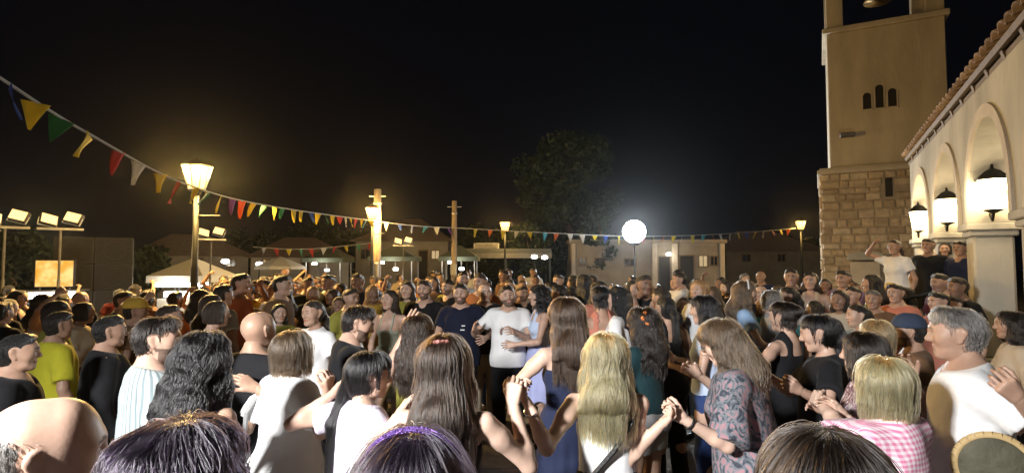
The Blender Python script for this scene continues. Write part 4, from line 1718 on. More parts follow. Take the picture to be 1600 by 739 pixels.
def house(pxl, pxr, ytop, Y, depth, wall, label, openings, roof='flat', skew=0.0):
    """low house whose front runs from pixel pxl to pxr; openings: (kind, px0, px1, y0, y1)"""
    a, b = at(pxl, ytop, Y), at(pxr, ytop, Y + skew)
    w = math.hypot(b.x - a.x, b.y - a.y)
    root = empty('house', (a.x, a.y, 0), math.atan2(b.y - a.y, b.x - a.x))
    tag(root, label, 'house', 'low houses round the square')
    H = a.z
    wm = M_WALLS[wall]
    mb = MB()
    mb.box((0, 0, 0), (w, depth, H))
    wl = mb.build('wall', wm, root)
    if roof == 'flat':
        mb = MB()
        mb.box((-.12, -.12, H + .002), (w + .12, depth + .12, H + .22), .02)
        mb.build('parapet', wm, root)
    else:
        mb = MB()
        e = .35
        mb.poly([(-e, -e, H + .002), (w + e, -e, H + .002), (w + e, depth + e, H + .002), (-e, depth + e, H + .002), (depth * .3, depth / 2, H + depth * .22), (w - depth * .3, depth / 2, H + depth * .22)],
                [(3, 2, 1, 0), (0, 1, 5, 4), (1, 2, 5), (2, 3, 4, 5), (3, 0, 4)])
        mb.build('roof', M_TILE[0], root)
    for kind, p0, p1, y0, y1 in openings:
        x0, x1 = (p0 - pxl) / (pxr - pxl) * w, (p1 - pxl) / (pxr - pxl) * w
        z1, z0 = at(p0, y0, Y).z, max(at(p0, y1, Y).z, 0)
        if kind == 'pilaster':
            mb = MB()
            mb.box((x0, -.14, 0), (x1, -.002, H - .02), .015)
            mb.build('pilaster', M_LEDGE, root)
        elif kind == 'door':
            mb = MB()
            mb.box((x0, -.02, 0), (x1, -.003, z1))
            dd = mb.build('door', M_DARK, root)
            mb = MB()
            mb.box((x0 - .08, -.06, 0), (x0 - .002, -.004, z1 + .08), .008)
            mb.box((x1 + .002, -.06, 0), (x1 + .08, -.004, z1 + .08), .008)
            mb.box((x0 - .001, -.058, z1 + .002), (x1 + .001, -.004, z1 + .078), .008)
            mb.build('door_frame', M_FRAME, dd)
        else:
            mb = MB()
            mb.box((x0, -.015, z0), (x1, -.003, z1))
            pn = mb.build('window', M_GLASS if kind == 'window' else emit('lit_window', (1, .74, .4), .5), root)
            mb = MB()
            for q0, q1, r0, r1 in ((x0 - .07, x0, z0 - .07, z1 + .07), (x1, x1 + .07, z0 - .07, z1 + .07), (x0 + .001, x1 - .001, z1 + .001, z1 + .07), (x0 + .001, x1 - .001, z0 - .07, z0 - .001), ((x0 + x1) / 2 - .02, (x0 + x1) / 2 + .02, z0, z1)):
                mb.box((q0, -.05, r0), (q1, -.016, r1))
            mb.build('frame', M_FRAME, pn)
    return root


house(892, 1132, 380, 34, 7, 'cream', 'low flat roofed house with doors behind the white flood lamp',
      [('pilaster', 893, 899, 0, 0), ('pilaster', 1018, 1026, 0, 0), ('pilaster', 1049, 1058, 0, 0), ('pilaster', 1124, 1131, 0, 0), ('door', 1029, 1046, 401, 0), ('door', 1062, 1083, 400, 0), ('lit', 1092, 1104, 400, 416), ('window', 905, 915, 404, 415), ('window', 930, 944, 404, 415), ('window', 976, 992, 405, 415), ('window', 1110, 1120, 401, 414)])
house(208, 388, 399, 30, 6, 'grey', 'long pale house with tiled roof behind the left stalls', [('window', 240, 256, 404, 416), ('window', 352, 366, 404, 416), ('door', 300, 312, 403, 0)], 'hip', 3)
house(556, 700, 377, 37, 8, 'grey', 'pale house behind the thick pole at the middle left', [('window', 565, 578, 390, 404), ('window', 612, 625, 390, 404), ('door', 655, 668, 392, 0), ('lit', 675, 686, 392, 404)], 'hip', 0)
house(392, 545, 402, 33, 6, 'white', 'low white house behind the far string of bunting', [('window', 410, 420, 406, 416), ('door', 470, 480, 404, 0)], 'hip', 2)
house(1135, 1290, 392, 44, 8, 'grey', 'unlit house in the dark left of the bell tower', [('window', 1160, 1172, 398, 408), ('window', 1215, 1226, 398, 408)], 'hip', 0)

for px, py, Y, lab in ((1045, 397, 33.6, 'bright wall lamp over the doors of the low flat house'), (405, 412, 29, 'small white lamp on a post beside the left stalls'), (352, 408, 24, 'small bright lamp on a post right of the floodlight stand'), (835, 401, 28.8, 'left of two small white lamps under the dark cafe canopy'), (851, 402, 28.8, 'right of two small white lamps under the dark cafe canopy')):
    p = at(px, py, Y)
    root = empty('small_lamp', (p.x, p.y, p.z))
    tag(root, lab, 'lamp', 'small lamps behind the crowd')
    mb = MB()
    mb.lathe([(.02, -.10), (.14, -.07), (.16, 0), (.12, .07), (.02, .09)], n=12)
    mb.build('globe', E_LED, root, smooth=True)
    mb = MB()
    if 'post' in lab:
        mb.tube((0, 0, -.101), (0, 0, -p.z), .03, .04, 8)
        mb.build('post', M_IRON, root)
    elif 'wall' in lab:
        mb.tube((0, .0, .091), (0, .38, .16), .02, .02, 6)
        mb.build('bracket', M_IRON, root)
    else:
        mb.tube((0, 0, .091), (0, 0, .32), .012, .012, 6)
        mb.build('hanger', M_IRON, root)
    lamp_light('small_light', p + Vector((0, -.35, -.1)), 22, (1, .88, .68), .1)

# dark cafe canopy
p = at(718, 392, 30)
q = at(862, 392, 30)
cafe = empty('cafe_canopy', (p.x, p.y, 0))
tag(cafe, 'dark flat cafe canopy on posts right of the thin pole', 'canopy')
w = q.x - p.x
mb = MB()
mb.box((0, 0, p.z - .10), (w, 4, p.z + .12), .02)
mb.build('canopy_roof', mat('canopy_cloth', (.05, .055, .055), .9, .15, 3), cafe)
mb = MB()
mb.box((0, -.012, p.z - .38), (w, -.002, p.z - .101))
mb.build('valance', mat('canopy_valance', (.09, .09, .085), .9, .15, 3), cafe)
for x in (.05, w / 2, w - .13):
    for y in (.05, 3.8):
        mb = MB()
        mb.box((x, y, 0), (x + .08, y + .08, p.z - .102))
        mb.build('post', M_IRON, cafe)
p = at(760, 385, 31)
ac = empty('rooftop_unit', (p.x, p.y, at(760, 390, 31).z - .25 + .2))
tag(ac, 'grey boxy unit on top of the dark cafe canopy', 'rooftop unit')
mb = MB()
mb.box((-.7, 0, 0), (.7, .6, .42), .03)
mb.build('casing', M_STEEL, ac)
mb = MB()
for k in range(7):
    mb.box((-.62, -.018, .06 + k * .046), (.62, -.003, .085 + k * .046))
mb.build('grille', M_BLACK, ac)


# ------------------------------------------------------------------ stalls and stage gear
def stall(px, Y, w, label, canopy, lit, roof_y, strips=2):
    p = at(px, roof_y, Y)
    root = empty('market_stall', (p.x, p.y, 0))
    tag(root, label, 'market stall', 'lit stalls behind the crowd')
    H = p.z
    for x in (-w / 2, w / 2):
        for y in (0, 1.8):
            mb = MB()
            mb.tube((x, y, 0), (x, y, H), .025, .025, 6)
            mb.build('post', M_STEEL, root)
    mb = MB()
    e = .15
    mb.poly([(-w / 2 - e, -e, H), (w / 2 + e, -e, H), (w / 2 + e, 1.8 + e, H), (-w / 2 - e, 1.8 + e, H), (0, .9, H + .55), (-w / 2 - e, -e, H - .2), (w / 2 + e, -e, H - .2), (w / 2 + e, 1.8 + e, H - .2), (-w / 2 - e, 1.8 + e, H - .2)],
            [(0, 1, 4), (1, 2, 4), (2, 3, 4), (3, 0, 4), (5, 6, 1, 0), (6, 7, 2, 1), (7, 8, 3, 2), (8, 5, 0, 3)])
    mb.build('canopy', canopy, root)
    mb = MB()
    mb.box((-w / 2 + .05, .05, 0), (w / 2 - .05, .6, .92), .015)
    mb.build('counter', M_WALLS['white'], root)
    for k in range(strips):
        mb = MB()
        z = H - .32 - .30 * (k % 2)
        xs = (-w / 2 + .1 + .14 * (k % 3), w / 2 - .1 - .22 * (k % 2)) if strips > 2 else (-w / 4 - .09 + k * w / 3, -w / 4 + .13 + k * w / 3)
        mb.box((xs[0], -.1 + .18 * k, z), (xs[1], -.05 + .18 * k, z + lit), .008)
        mb.build('light_strip', E_LED, root)
        h_ = MB()
        h_.tube((xs[0] * .6 + xs[1] * .4, -.07 + .18 * k, z + lit), (xs[0] * .6 + xs[1] * .4, -.07 + .18 * k, H), .006, .006, 4)
        h_.build('hanger', M_STEEL, root)
    lamp_light('stall_light', p + Vector((0, -.5, -.35)), 60, (1, .93, .80), .25)
    return root


CW_ = cloth('canopy_white', (.45, .45, .42))
CG_ = cloth('canopy_green', (.07, .085, .065))
stall(277, 17.0, 1.35, 'dazzling white lit stall below the tall amber street lamp', CW_, .15, 431, 5)
stall(505, 27, 1.6, 'small lit stall left of the thick pole', CG_, .10, 403)
stall(612, 26, 1.8, 'lit stall right of the thick pole', CG_, .12, 401)
stall(716, 26.5, 1.5, 'lit stall at the foot of the thin pole', CG_, .12, 401)
for px, Y, lab in ((438, 26, 'pale closed front parasol left of the small lit stall'),):
    p = at(px, 412, Y)
    root = empty('parasol', (p.x, p.y, 0))
    tag(root, lab.replace('closed front ', ''), 'parasol')
    mb = MB()
    mb.tube((0, 0, 0), (0, 0, p.z + .3), .025, .02, 8)
    mb.build('pole', M_STEEL, root)
    mb = MB()
    mb.lathe([(1.15, p.z - .25), (1.13, p.z - .12), (.5, p.z + .15), (.03, p.z + .32)], n=8, caps=False)
    mb.build('shade', CW_, root)
    mb = MB()
    mb.lathe([(.3, 0), (.3, .07), (.06, .09)], n=12)
    mb.build('foot', M_BLACK, root)

# drinks kiosk at far left with glowing yellow board and white counter light
p = at(66, 462, 13.0)
kiosk = empty('drinks_kiosk', (p.x, p.y, 0), R(22))
tag(kiosk, 'kiosk with glowing yellow board and white strip light at the far left', 'kiosk')
z = p.z
mb = MB()
mb.box((-.62, .10, 0), (.62, 1.2, z - .16), .02)
mb.build('cabinet', M_BLACK, kiosk)
mb = MB()
mb.box((-.64, .02, z - .07), (.64, .099, z + .07), .01)
mb.build('strip_light', E_LED, kiosk)
zb0, zb1 = at(78, 450, 13.0).z, at(78, 405, 13.0).z
mb = MB()
mb.box((-.20, .10, zb0), (.56, .22, zb1), .015)
bd = mb.build('board_case', M_BLACK, kiosk)
mb = MB()
mb.box((-.17, .085, zb0 + .03), (.53, .098, zb1 - .03))
mb.build('lit_board', E_YEL, bd)
for x in (-.1, .46):
    mb = MB()
    mb.tube((x, .16, z - .16), (x, .16, zb0), .02, .02, 6)
    mb.build('board_post', M_STEEL, kiosk)
mb = MB()
mb.box((-.7, -.15, z + .075), (.7, 1.25, z + .12), .01)
mb.build('counter_top', M_STEEL, kiosk)
lamp_light('kiosk_light', at(72, 466, 12.2), 50, (1, .95, .86), .2)

# loudspeaker stack
a, b = at(97, 370, 14.0), at(200, 367, 14.0)
sp = empty('loudspeaker_stack', ((a.x + b.x) / 2, 14.0, 0), R(33))
tag(sp, 'big black loudspeaker stack between the kiosk and the white lit stall', 'loudspeaker')
w = (b.x - a.x) * 1.0
M_GRILL = mat('speaker_grille', (.022, .022, .023), .75, .2, 40, .6, 220, metal=.3)
for k in range(4):
    z0, z1 = a.z / 4 * k, a.z / 4 * (k + 1) - .008
    for s_ in (0, 1):
        x0, x1 = -w / 2 + s_ * w / 2 + .004, -w / 2 + (s_ + 1) * w / 2 - .004
        mb = MB()
        mb.box((x0, 0, z0), (x1, .75, z1), .015)
        cb = mb.build('cabinet', M_BLACK, sp)
        mb = MB()
        mb.box((x0 + .03, -.012, z0 + .03), (x1 - .03, -.002, z1 - .03), .004)
        mb.build('grille', M_GRILL, cb)
        mb = MB()
        T = Matrix.Translation(((x0 + x1) / 2, -.014, (z0 + z1) / 2)) @ Matrix.Rotation(R(90), 4, 'X')
        r0 = min(x1 - x0, z1 - z0) * .36
        P0 = len(mb.v)
        mb.lathe([(r0, 0), (r0, .012), (r0 * .93, .012), (r0 * .93, .0)], n=24, caps=False)
        mb.v = [tuple(T @ Vector(v)) for v in mb.v]
        mb.build('driver_ring', M_BLACK, cb)

# ------------------------------------------------------------------ trees
M_BARK = mat('bark', (.10, .075, .05), .9, .3, 6, .6, 20, stretch=(3, 3, .5))
M_LEAF = [mat('leaf_%d' % i, c, .6, .35, 3, spec=.3) for i, c in enumerate(((.026, .042, .020), (.034, .050, .022), (.022, .035, .017)))]


def tree(loc, H, crown_r, label, n=5000, leaf=.16, mi=0, seed=0, trunk=.25, base=.28, slim=1.0, limbs=22):
    r = np.random.RandomState(seed)
    root = empty('tree', loc)
    tag(root, label, 'tree', 'trees behind the square')
    mb = MB()
    pts = [Vector((0, 0, 0)), Vector((r.normal() * .1, r.normal() * .1, H * .35)), Vector((r.normal() * .25, r.normal() * .25, H * .7)), Vector((r.normal() * .3, r.normal() * .3, H * .93))]
    rad = [trunk, trunk * .75, trunk * .42, trunk * .1]
    for i in range(3):
        mb.tube(pts[i], pts[i + 1], rad[i], rad[i + 1], 10, False)
    cl = []
    for k in range(limbs):
        t = base + (.96 - base) * (k + r.rand()) / limbs
        i = min(int(t * 2.85), 2)
        a = pts[i].lerp(pts[i + 1], (t * 2.85 - i) if i < 2 else min(1, t * 2.85 - 2))
        an = r.rand() * 6.28
        env = crown_r * (math.sin(math.pi * min(.97, (t - base * .6) / (1.02 - base * .6))) ** .6) * slim
        q = a + Vector((math.cos(an), math.sin(an), r.uniform(.1, .5))) * env * r.uniform(.5, .95)
        mb.tube(a, q, trunk * .22 * (1.1 - t), .015, 6, False)
        cl.append((np.array(q), crown_r * r.uniform(.22, .40)))
        cl.append((np.array(a.lerp(q, .6)), crown_r * r.uniform(.2, .34)))
    mb.build('trunk', M_BARK, root, smooth=True)
    ci = r.randint(0, len(cl), n)
    c = np.array([x[0] for x in cl])[ci]
    rr = np.array([x[1] for x in cl])[ci]
    d = r.normal(size=(n, 3))
    d /= np.linalg.norm(d, axis=1, keepdims=True)
    p = c + d * (rr * r.rand(n) ** .45)[:, None] * np.array((1, 1, .75))
    u = r.normal(size=(n, 3))
    u /= np.linalg.norm(u, axis=1, keepdims=True)
    w = np.cross(u, r.normal(size=(n, 3)))
    w /= np.linalg.norm(w, axis=1, keepdims=True)
    sz = leaf * (0.6 + .8 * r.rand(n))[:, None]
    V = np.stack([p - u * sz, p + w * sz * .45, p + u * sz, p - w * sz * .45], 1).reshape(-1, 3)
    Q = np.arange(n * 4).reshape(n, 4)
    idx = r.choice(3, n, p=(.5, .3, .2))
    link('crown', np_mesh('crown', V, Q, [M_LEAF[(mi + i) % 3] for i in range(3)], idx, False), root)
    return root


p = at(885, 415, 38)
tree((p.x, p.y, 0), at(885, 196, 38).z, 3.1, 'huge dark tree rising behind the flood lamp', 24000, .17, 0, 1, .42, .10, 1.0, 46)
p = at(838, 415, 33)
tree((p.x, p.y, 0), at(838, 340, 33).z, 1.5, 'small tree lit yellow by the middle street lamp', 4000, .12, 1, 2, .14, .25)
p = at(936, 415, 34.5)
tree((p.x, p.y, 0), at(936, 318, 34.5).z, 1.35, 'young tree lit white beside the flood lamp', 3500, .12, 1, 3, .14, .25)
for i, (px, yt, Y, cr, lab) in enumerate(((20, 372, 22, 2.0, 'bushy tree behind the kiosk at the far left'), (222, 388, 26, 1.3, 'dark tree beside the loudspeaker stack'), (465, 352, 46, 3.2, 'dark tree beyond the roofs left of the thick pole'), (535, 360, 44, 2.6, 'dark tree close left of the thick pole'), (755, 356, 42, 2.6, 'dark tree behind the cafe canopy'), (1180, 362, 52, 3.4, 'dark tree behind the unlit house'), (400, 366, 45, 3.0, 'dark tree beyond the white house'), (1262, 372, 48, 2.4, 'dark tree close to the left edge of the bell tower'))):
    p = at(px, 415, Y)
    tree((p.x, p.y, 0), at(px, yt, Y).z, cr, lab, 4200, .17, i, 20 + i, .2, .2)
# ------------------------------------------------------------------ the people one can tell apart
C_BLACK = cloth('black', (.012, .012, .014))
C_NAVY = cloth('navy', (.018, .024, .055))
C_WHITE = cloth('white', (.74, .75, .76))
C_LILAC = cloth('lilac', (.66, .60, .72))
C_PALEBLUE = cloth('pale_blue', (.46, .55, .72))
C_SKY = cloth('sky_blue', (.30, .45, .68))
C_CHAR = cloth('charcoal', (.05, .05, .055))
C_GREY = cloth('grey', (.28, .28, .28))
C_TEAL = cloth('teal', (.012, .035, .042))
C_DENIM = cloth('denim', (.03, .055, .16))
C_BEIGE = cloth('beige', (.48, .40, .30))
C_CORAL = cloth('coral', (.52, .20, .14))
C_MUST = cloth('mustard', (.55, .36, .06))
C_OLIVE = cloth('olive', (.26, .25, .05))
C_BROWN = cloth('brown', (.16, .09, .05))
C_PURPLE = cloth('purple', (.20, .13, .22))
C_MAROON = cloth('maroon', (.16, .03, .035))
C_STRIPE = pattern_cloth('striped', 'stripes', (.36, .41, .41), (.16, .20, .21), scale=42)
C_GING = pattern_cloth('gingham', 'checks', (.74, .66, .70), (.62, .20, .34), scale=330)
C_PRINT = pattern_cloth('printed', 'print', (.045, .05, .065), (.30, .17, .19), (.15, .17, .19), scale=16)
C_FLOR = pattern_cloth('floral', 'print', (.10, .04, .06), (.60, .56, .55), (.30, .20, .22), scale=26)
M_GOLD = mat('gold_metal', (.75, .55, .25), .3, .05, 5, metal=1.0)
M_SILV = mat('silver_metal', (.7, .7, .72), .25, .05, 5, metal=1.0)
M_LEATH = mat('black_leather', (.015, .014, .014), .45, .15, 20, .2, 80)
M_TAN = mat('tan_trim', (.42, .30, .14), .6, .15, 12, .2, 40)


def ring(root, sk, i, name, r, tube, m, t=.88):
    """bracelet or watch on arm i"""
    c = sk.E[i] + (sk.W[i] - sk.E[i]) * t
    d = unit(sk.W[i] - sk.E[i])
    u = unit(np.cross(d, (0.3, .5, .8)))
    w = np.cross(d, u)
    mb = MB()
    n, k = 20, 6
    P, f = [], []
    for a in range(n):
        t1 = 2 * math.pi * a / n
        e = u * math.cos(t1) + w * math.sin(t1)
        for b in range(k):
            t2 = 2 * math.pi * b / k
            P.append(c + e * (r + tube * math.cos(t2)) + d * tube * math.sin(t2) * 1.6)
    for a in range(n):
        for b in range(k):
            f.append((a * k + b, a * k + (b + 1) % k, ((a + 1) % n) * k + (b + 1) % k, ((a + 1) % n) * k + b))
    mb.poly(P, f)
    mb.build(name, m, root, smooth=True)


def flower(root, sk, v, m, size=.03, name='hair_flower', petals=5):
    c = sk.hp(v)
    nrm = unit(c - sk.hp((0, 0, 0)))
    u = unit(np.cross(nrm, (0, 0, 1.0)))
    w = np.cross(nrm, u)
    F = Field(c - size * 2.6, c + size * 2.6, size * .16)
    for k in range(petals):
        a = 2 * math.pi * k / petals
        e = u * math.cos(a) + w * math.sin(a)
        F.cone(c + e * size * .2, c + e * size * .95 + nrm * size * .15, size * .28, size * .50, size * .06, fl=nrm, fs=2.4)
    F.ball(c + nrm * size * .2, size * .30, size * .05)
    link(name, field_mesh(name, F, m), root)


def glasses(root, sk):
    mb = MB()
    m = 16
    for s in (-1, 1):
        pts = [sk.hp((s * .034 + .023 * math.cos(t), .098, .003 + .018 * math.sin(t))) for t in (2 * math.pi * k / m for k in range(m))]
        for k in range(m):
            mb.tube(pts[k], pts[(k + 1) % m], .0022, .0022, 5, False)
        mb.tube(sk.hp((s * .057, .097, .006)), sk.hp((s * .078, -.005, .010)), .0022, .0022, 5)
    mb.tube(sk.hp((-.011, .100, .006)), sk.hp((.011, .100, .006)), .0022, .0022, 5)
    mb.build('glasses', M_BLACK, root)


def strap_band(root, sk, pts, w, m, name='bag_strap'):
    """flat band through points of the figure's frame (unscaled)"""
    mb = MB()
    P = [np.array(p) for p in pts]
    for a, b in zip(P[:-1], P[1:]):
        mb.tube(a, b, w, w, 6, True)
    mb.build(name, m, root)


# ---- heads right in front of the camera
person(78, 613, 1.12, -52, label='bald person close to the camera at the bottom left corner, back turned', sex='m', hair=('fringe', 'grey'), skin='light', n_str=5000, str_len=.010, str_rad=.0004, str_off=(-.002, .001), top=('tee', C_CHAR), bottom=('trousers', C_BLACK), head=(0, -4, 6), seed=1, h=.013)
person(285, 655, .92, -8, label='person at the bottom edge below the striped shirt, just a dark head showing', hair=('curly', 'plum'), skin='light', top=('tee', C_CHAR), bottom=('trousers', C_BLACK), n_str=11000, wave=.003, str_rad=.00055, seed=2, L=.30, str_len=.16, wf=90)


def hair_band(root, sk):
    mb = MB()
    n = 22
    for k in range(n):
        t0 = math.pi * (.04 + .92 * k / n)
        t1 = math.pi * (.04 + .92 * (k + 1) / n)
        a, b = (sk.hp((.0915 * math.cos(t), -.030 + .0 * t, .040 + .0935 * math.sin(t))) for t in (t0, t1))
        mb.tube(a, b, .0055, .0055, 6, False)
    mb.build('hair_band', mat('purple_sequins', (.22, .12, .42), .25, .6, 300, .8, 300, metal=.5), root, smooth=True)


person(645, 668, .92, 6, label='person at the bottom edge wearing a glittering purple hair band', hair=('long', 'plum'), skin='light', top=('tee', C_PURPLE), bottom=('trousers', C_BLACK), n_str=11000, wave=.0015, str_rad=.00055, seed=3, L=.30, str_len=.2, extra=hair_band)
person(1285, 668, .92, 12, label='person at the bottom edge left of the checked pink shirt, just a brown head', hair=('long', 'dark'), skin='light', top=('tee', C_BLACK), bottom=('trousers', C_BLACK), n_str=11000, wave=.0015, str_rad=.00055, seed=4, L=.25, str_len=.2)

# ---- the chain of dancers
person(250, 494, 2.85, -48, label='person in a pale vertically striped shirt seen from behind at the left', sex='m', hair=('short', 'dark'), skin='light', top=('shirt', C_STRIPE, dict(sleeve=.62, loose=.032)), bottom=('trousers', C_CHAR), fat=1.08, beard=True, head=(-22, -4, 0), n_str=2500, str_len=.035, str_rad=.0009, seed=11, armL=('l', -.2, .28, 1.15), armR=('l', .3, .22, 1.0))
person(322, 519, 2.35, -18, label='person in a black strappy top with bare shoulder, beside the striped shirt', hair=('curly', 'black'), skin='tan', top=('strap', C_BLACK), bottom=('trousers', C_BLACK), n_str=6500, wave=.009, seed=12, L=.04, str_len=.24, str_rad=.0010, wf=75, side=3)
person(404, 487, 3.3, -25, label='bald person in a black t-shirt seen from behind, left of the white blouse', sex='m', hair=('none', 'dark'), skin='tan', top=('tee', C_BLACK), bottom=('trousers', C_BLACK), fat=1.12, seed=13, armR=('p', 400, 606, 3.05), armL=('l', -.25, .3, 1.05))


def shadow_bag(root, sk):  # grey bag shape put where the blouse lies in shadow
    s = sk.s
    F = Field((-.5, -.3, .45), (.1, .2, 1.1), .012)
    F.cone((-.25, -.07, .92), (-.27, -.07, .66), .095, .115, .02, fl=(1, .4, 0), fs=2.6, cap='ab')
    F.wrinkle(.004, 20, 5)
    b = link('shoulder_bag', field_mesh('shoulder_bag', F, C_GREY), root)
    mb = MB()
    pts = [(-.25, -.10, .91), sk.uc(-.20, -.14, .30), sk.uc(-.13, -.03, .505), sk.uc(-.17, .10, .36), (-.25, -.03, .91)]
    for p, q in zip(pts[:-1], pts[1:]):
        mb.tube(p, q, .012, .012, 6)
    mb.build('strap', C_GREY, b)


person(458, 516, 3.05, -34, label='person in a bright white loose blouse with grey shadow built as a bag, raising one hand', hair=('bob', 'lightbrown'), skin='light', top=('blouse', C_WHITE, dict(sleeve=.75, loose=.035, hem=-.16)), bottom=('jeans', C_DENIM), fat=1.15, n_str=4500, wave=.002, seed=14, str_len=.12, armR=('p', 512, 610, 2.72), poleR=(.3, -.3, -1), hands=('relaxed', 'grip'), extra=shadow_bag, armL=('l', -.3, .1, .95))
person(582, 547, 2.6, -50, label='person in a lilac white t-shirt with a long dark ponytail, hand raised', hair=('sidetail', 'black'), skin='light', top=('tee', C_LILAC, dict(sleeve=.6, loose=.03, hem=-.14)), bottom=('trousers', C_BLACK), fat=1.08, n_str=5500, seed=15, L=.62, str_len=.3, armL=('p', 522, 614, 2.68), poleL=(-.5, -.2, -1), hands=('grip', 'relaxed'), head=(-18, -6, 0), armR=('l', .28, .3, .95))
person(655, 489, 3.6, -12, label='person in an olive top, back turned, at the tip of a stretched arm', hair=('wavy', 'brown'), skin='light', top=('tank', C_OLIVE), bottom=('skirt', C_CHAR), n_str=5000, wave=.007, seed=16, L=.12, str_len=.26, head=(6, 0, 4))


def clip(root, sk):
    F = Field(sk.hp((0, -.08, .11)) - .06, sk.hp((0, -.08, .11)) + .06, .005)
    F.cone(sk.hp((-.022, -.085, .104)), sk.hp((.022, -.085, .104)), .013, .013, .005, fl=sk.Rh @ np.array((0, -.5, 1.0)), fs=1.5)
    link('hair_clip', field_mesh('hair_clip', F, cloth('clip_pink', (.62, .30, .28))), root)


person(693, 521, 2.2, -4, label='person with long straight hair and a pink clip, back turned, in the middle', hair=('long', 'brown'), skin='fair', top=('strap', C_BLACK), bottom=('skirt', C_BLACK, dict(hem=.55)), n_str=9000, wave=.002, seed=17, L=.03, str_len=.34, str_rad=.0010,
       armR=('p', 802, 630, 2.3), poleR=(.25, -.2, -1), armL=('p', 622, 650, 2.5), hands=('relaxed', 'grip'), hand_dir=(None, (.05, .1, 1)), hand_up=(None, (-.2, -1, 0)), extra=clip, head=(4, 0, -3))
person(568, 478, 3.8, -68, label='bearded person in a black t-shirt stretching one arm to the right', sex='m', hair=('short', 'dark'), skin='light', top=('tee', C_BLACK, dict(sleeve=.55)), bottom=('trousers', C_BLACK), beard=True, head=(-8, -16, 0), n_str=2200, str_len=.03, str_rad=.0009, seed=18, armR=('p', 632, 524, 3.55), poleR=(.2, -.3, -1), hands=('relaxed', 'flat'), hand_up=(None, (-.1, -.6, .8)), lean=6)
def watch(root, sk):
    ring(root, sk, 0, 'bracelet', .030, .006, M_SILV, .86)


person(884, 464, 3.5, 22, label='person in a navy sleeveless dress with long brown hair, back to the camera', hair=('long', 'chestnut'), skin='fair', top=('strap', C_NAVY, dict(hem=-.02)), bottom=('skirt', C_NAVY, dict(hem=.50)), n_str=8500, wave=.002, seed=19, L=.10, str_len=.32, armL=('p', 806, 604, 3.2), poleL=(-.7, .0, -.7), hands=('grip', 'relaxed'), head=(28, 0, 0), armR=('l', .34, .12, .95))


def blond_extra(root, sk):
    s = sk.s
    ring(root, sk, 0, 'watch', .0265, .006, M_SILV, .86)
    strap_band(root, sk, [sk.uc(.135, -.03, .435), sk.uc(.10, -.115, .36), sk.uc(.02, -.128, .24), sk.uc(-.08, -.115, .12), sk.up(-.16, -.07, .02)], .011, M_LEATH)
    F = Field(sk.up(-.34, -.25, -.22), sk.up(.0, .15, .12), .012)
    F.cone(sk.up(-.17, -.10, .0), sk.up(-.19, -.02, -.02), .085, .085, .02, fl=(1, .4, 0), fs=2.4)
    link('shoulder_bag', field_mesh('shoulder_bag', F, M_LEATH), root)


person(948, 518, 2.65, -2, label='blond person in a white strapless top with a black bag strap across the back', hair=('halfup', 'goldblond'), skin='fair', top=('bandeau', C_WHITE, dict(hem=.04)), bottom=('trousers', C_BLACK), n_str=8500, wave=.006, seed=20, L=.02, str_len=.28, str_rad=.0011, wf=45,
       armL=('p', 826, 632, 2.36), poleL=(-.25, -.35, -1), armR=('p', 1034, 662, 2.6), poleR=(.3, -.1, -1), hands=('grip', 'grip'), hand_dir=((-.5, .1, .75), None), extra=blond_extra, head=(-4, 0, 2))


def glass_extra(root, sk):
    glasses(root, sk)
    ring(root, sk, 0, 'bracelet', .030, .004, M_LEATH, .86)


person(1112, 500, 2.95, 60, label='person with glasses in a dark printed dress leading the chain by the hand', hair=('wavy', 'lightbrown'), skin='fair', top=('blouse', C_PRINT, dict(sleeve=.98, loose=.05, hem=-.05)), bottom=('dress_skirt', C_PRINT, dict(hem=.35)), fat=1.22, n_str=6000, wave=.007, seed=21, L=.02, str_len=.22, lean=9, head=(4, -22, 0), armL=('p', 1068, 654, 2.62), poleL=(.5, -.2, -1), armR=('p', 1092, 586, 3.2), hands=('grip', 'relaxed'), extra=glass_extra)


def flower_orange(root, sk):
    flower(root, sk, (-.07, -.085, .045), mat('flower_orange', (.75, .24, .06), .6, .2, 30), .036)


person(1003, 478, 3.95, 42, label='person in a dark teal top and pale shorts with an orange flower in the hair', hair=('wavy', 'dark'), skin='tan', top=('blouse', C_TEAL, dict(sleeve=.5, hem=.02)), bottom=('shorts', C_GREY, dict(hem=.5)), n_str=5500, wave=.008, seed=22, L=.06, str_len=.25, armL=('l', -.12, .30, 1.10), armR=('l', .1, .33, 1.08), extra=flower_orange, head=(12, 0, 0))
person(938, 446, 5.4, 10, label='person in a coral top with dark hair, behind the blond person', hair=('bun', 'black'), skin='tan', top=('tank', C_CORAL), bottom=('skirt', C_BLACK), seed=23, n_str=1500, str_len=.08)
person(1098, 460, 4.5, 70, label='person in a pale blue top and jeans, facing left, hand at the chest', hair=('wavy', 'black'), skin='light', top=('tee', C_PALEBLUE, dict(sleeve=.35, hem=.0, loose=.012)), bottom=('jeans', C_DENIM), n_str=3500, wave=.004, seed=24, L=.02, armL=('l', -.12, .26, 1.16), armR=('l', .10, .26, 1.18), head=(0, -5, 0), hands=('relaxed', 'flat'))


def headband(root, sk):
    mb = MB()
    n = 20
    for k in range(n):
        a, b = (sk.hp((.0935 * math.cos(t), .012, .040 + .0955 * math.sin(t))) for t in (math.pi * k / n, math.pi * (k + 1) / n))
        mb.tube(a, b, .009, .009, 6, False)
    mb.build('hair_band', C_WHITE, root, smooth=True)


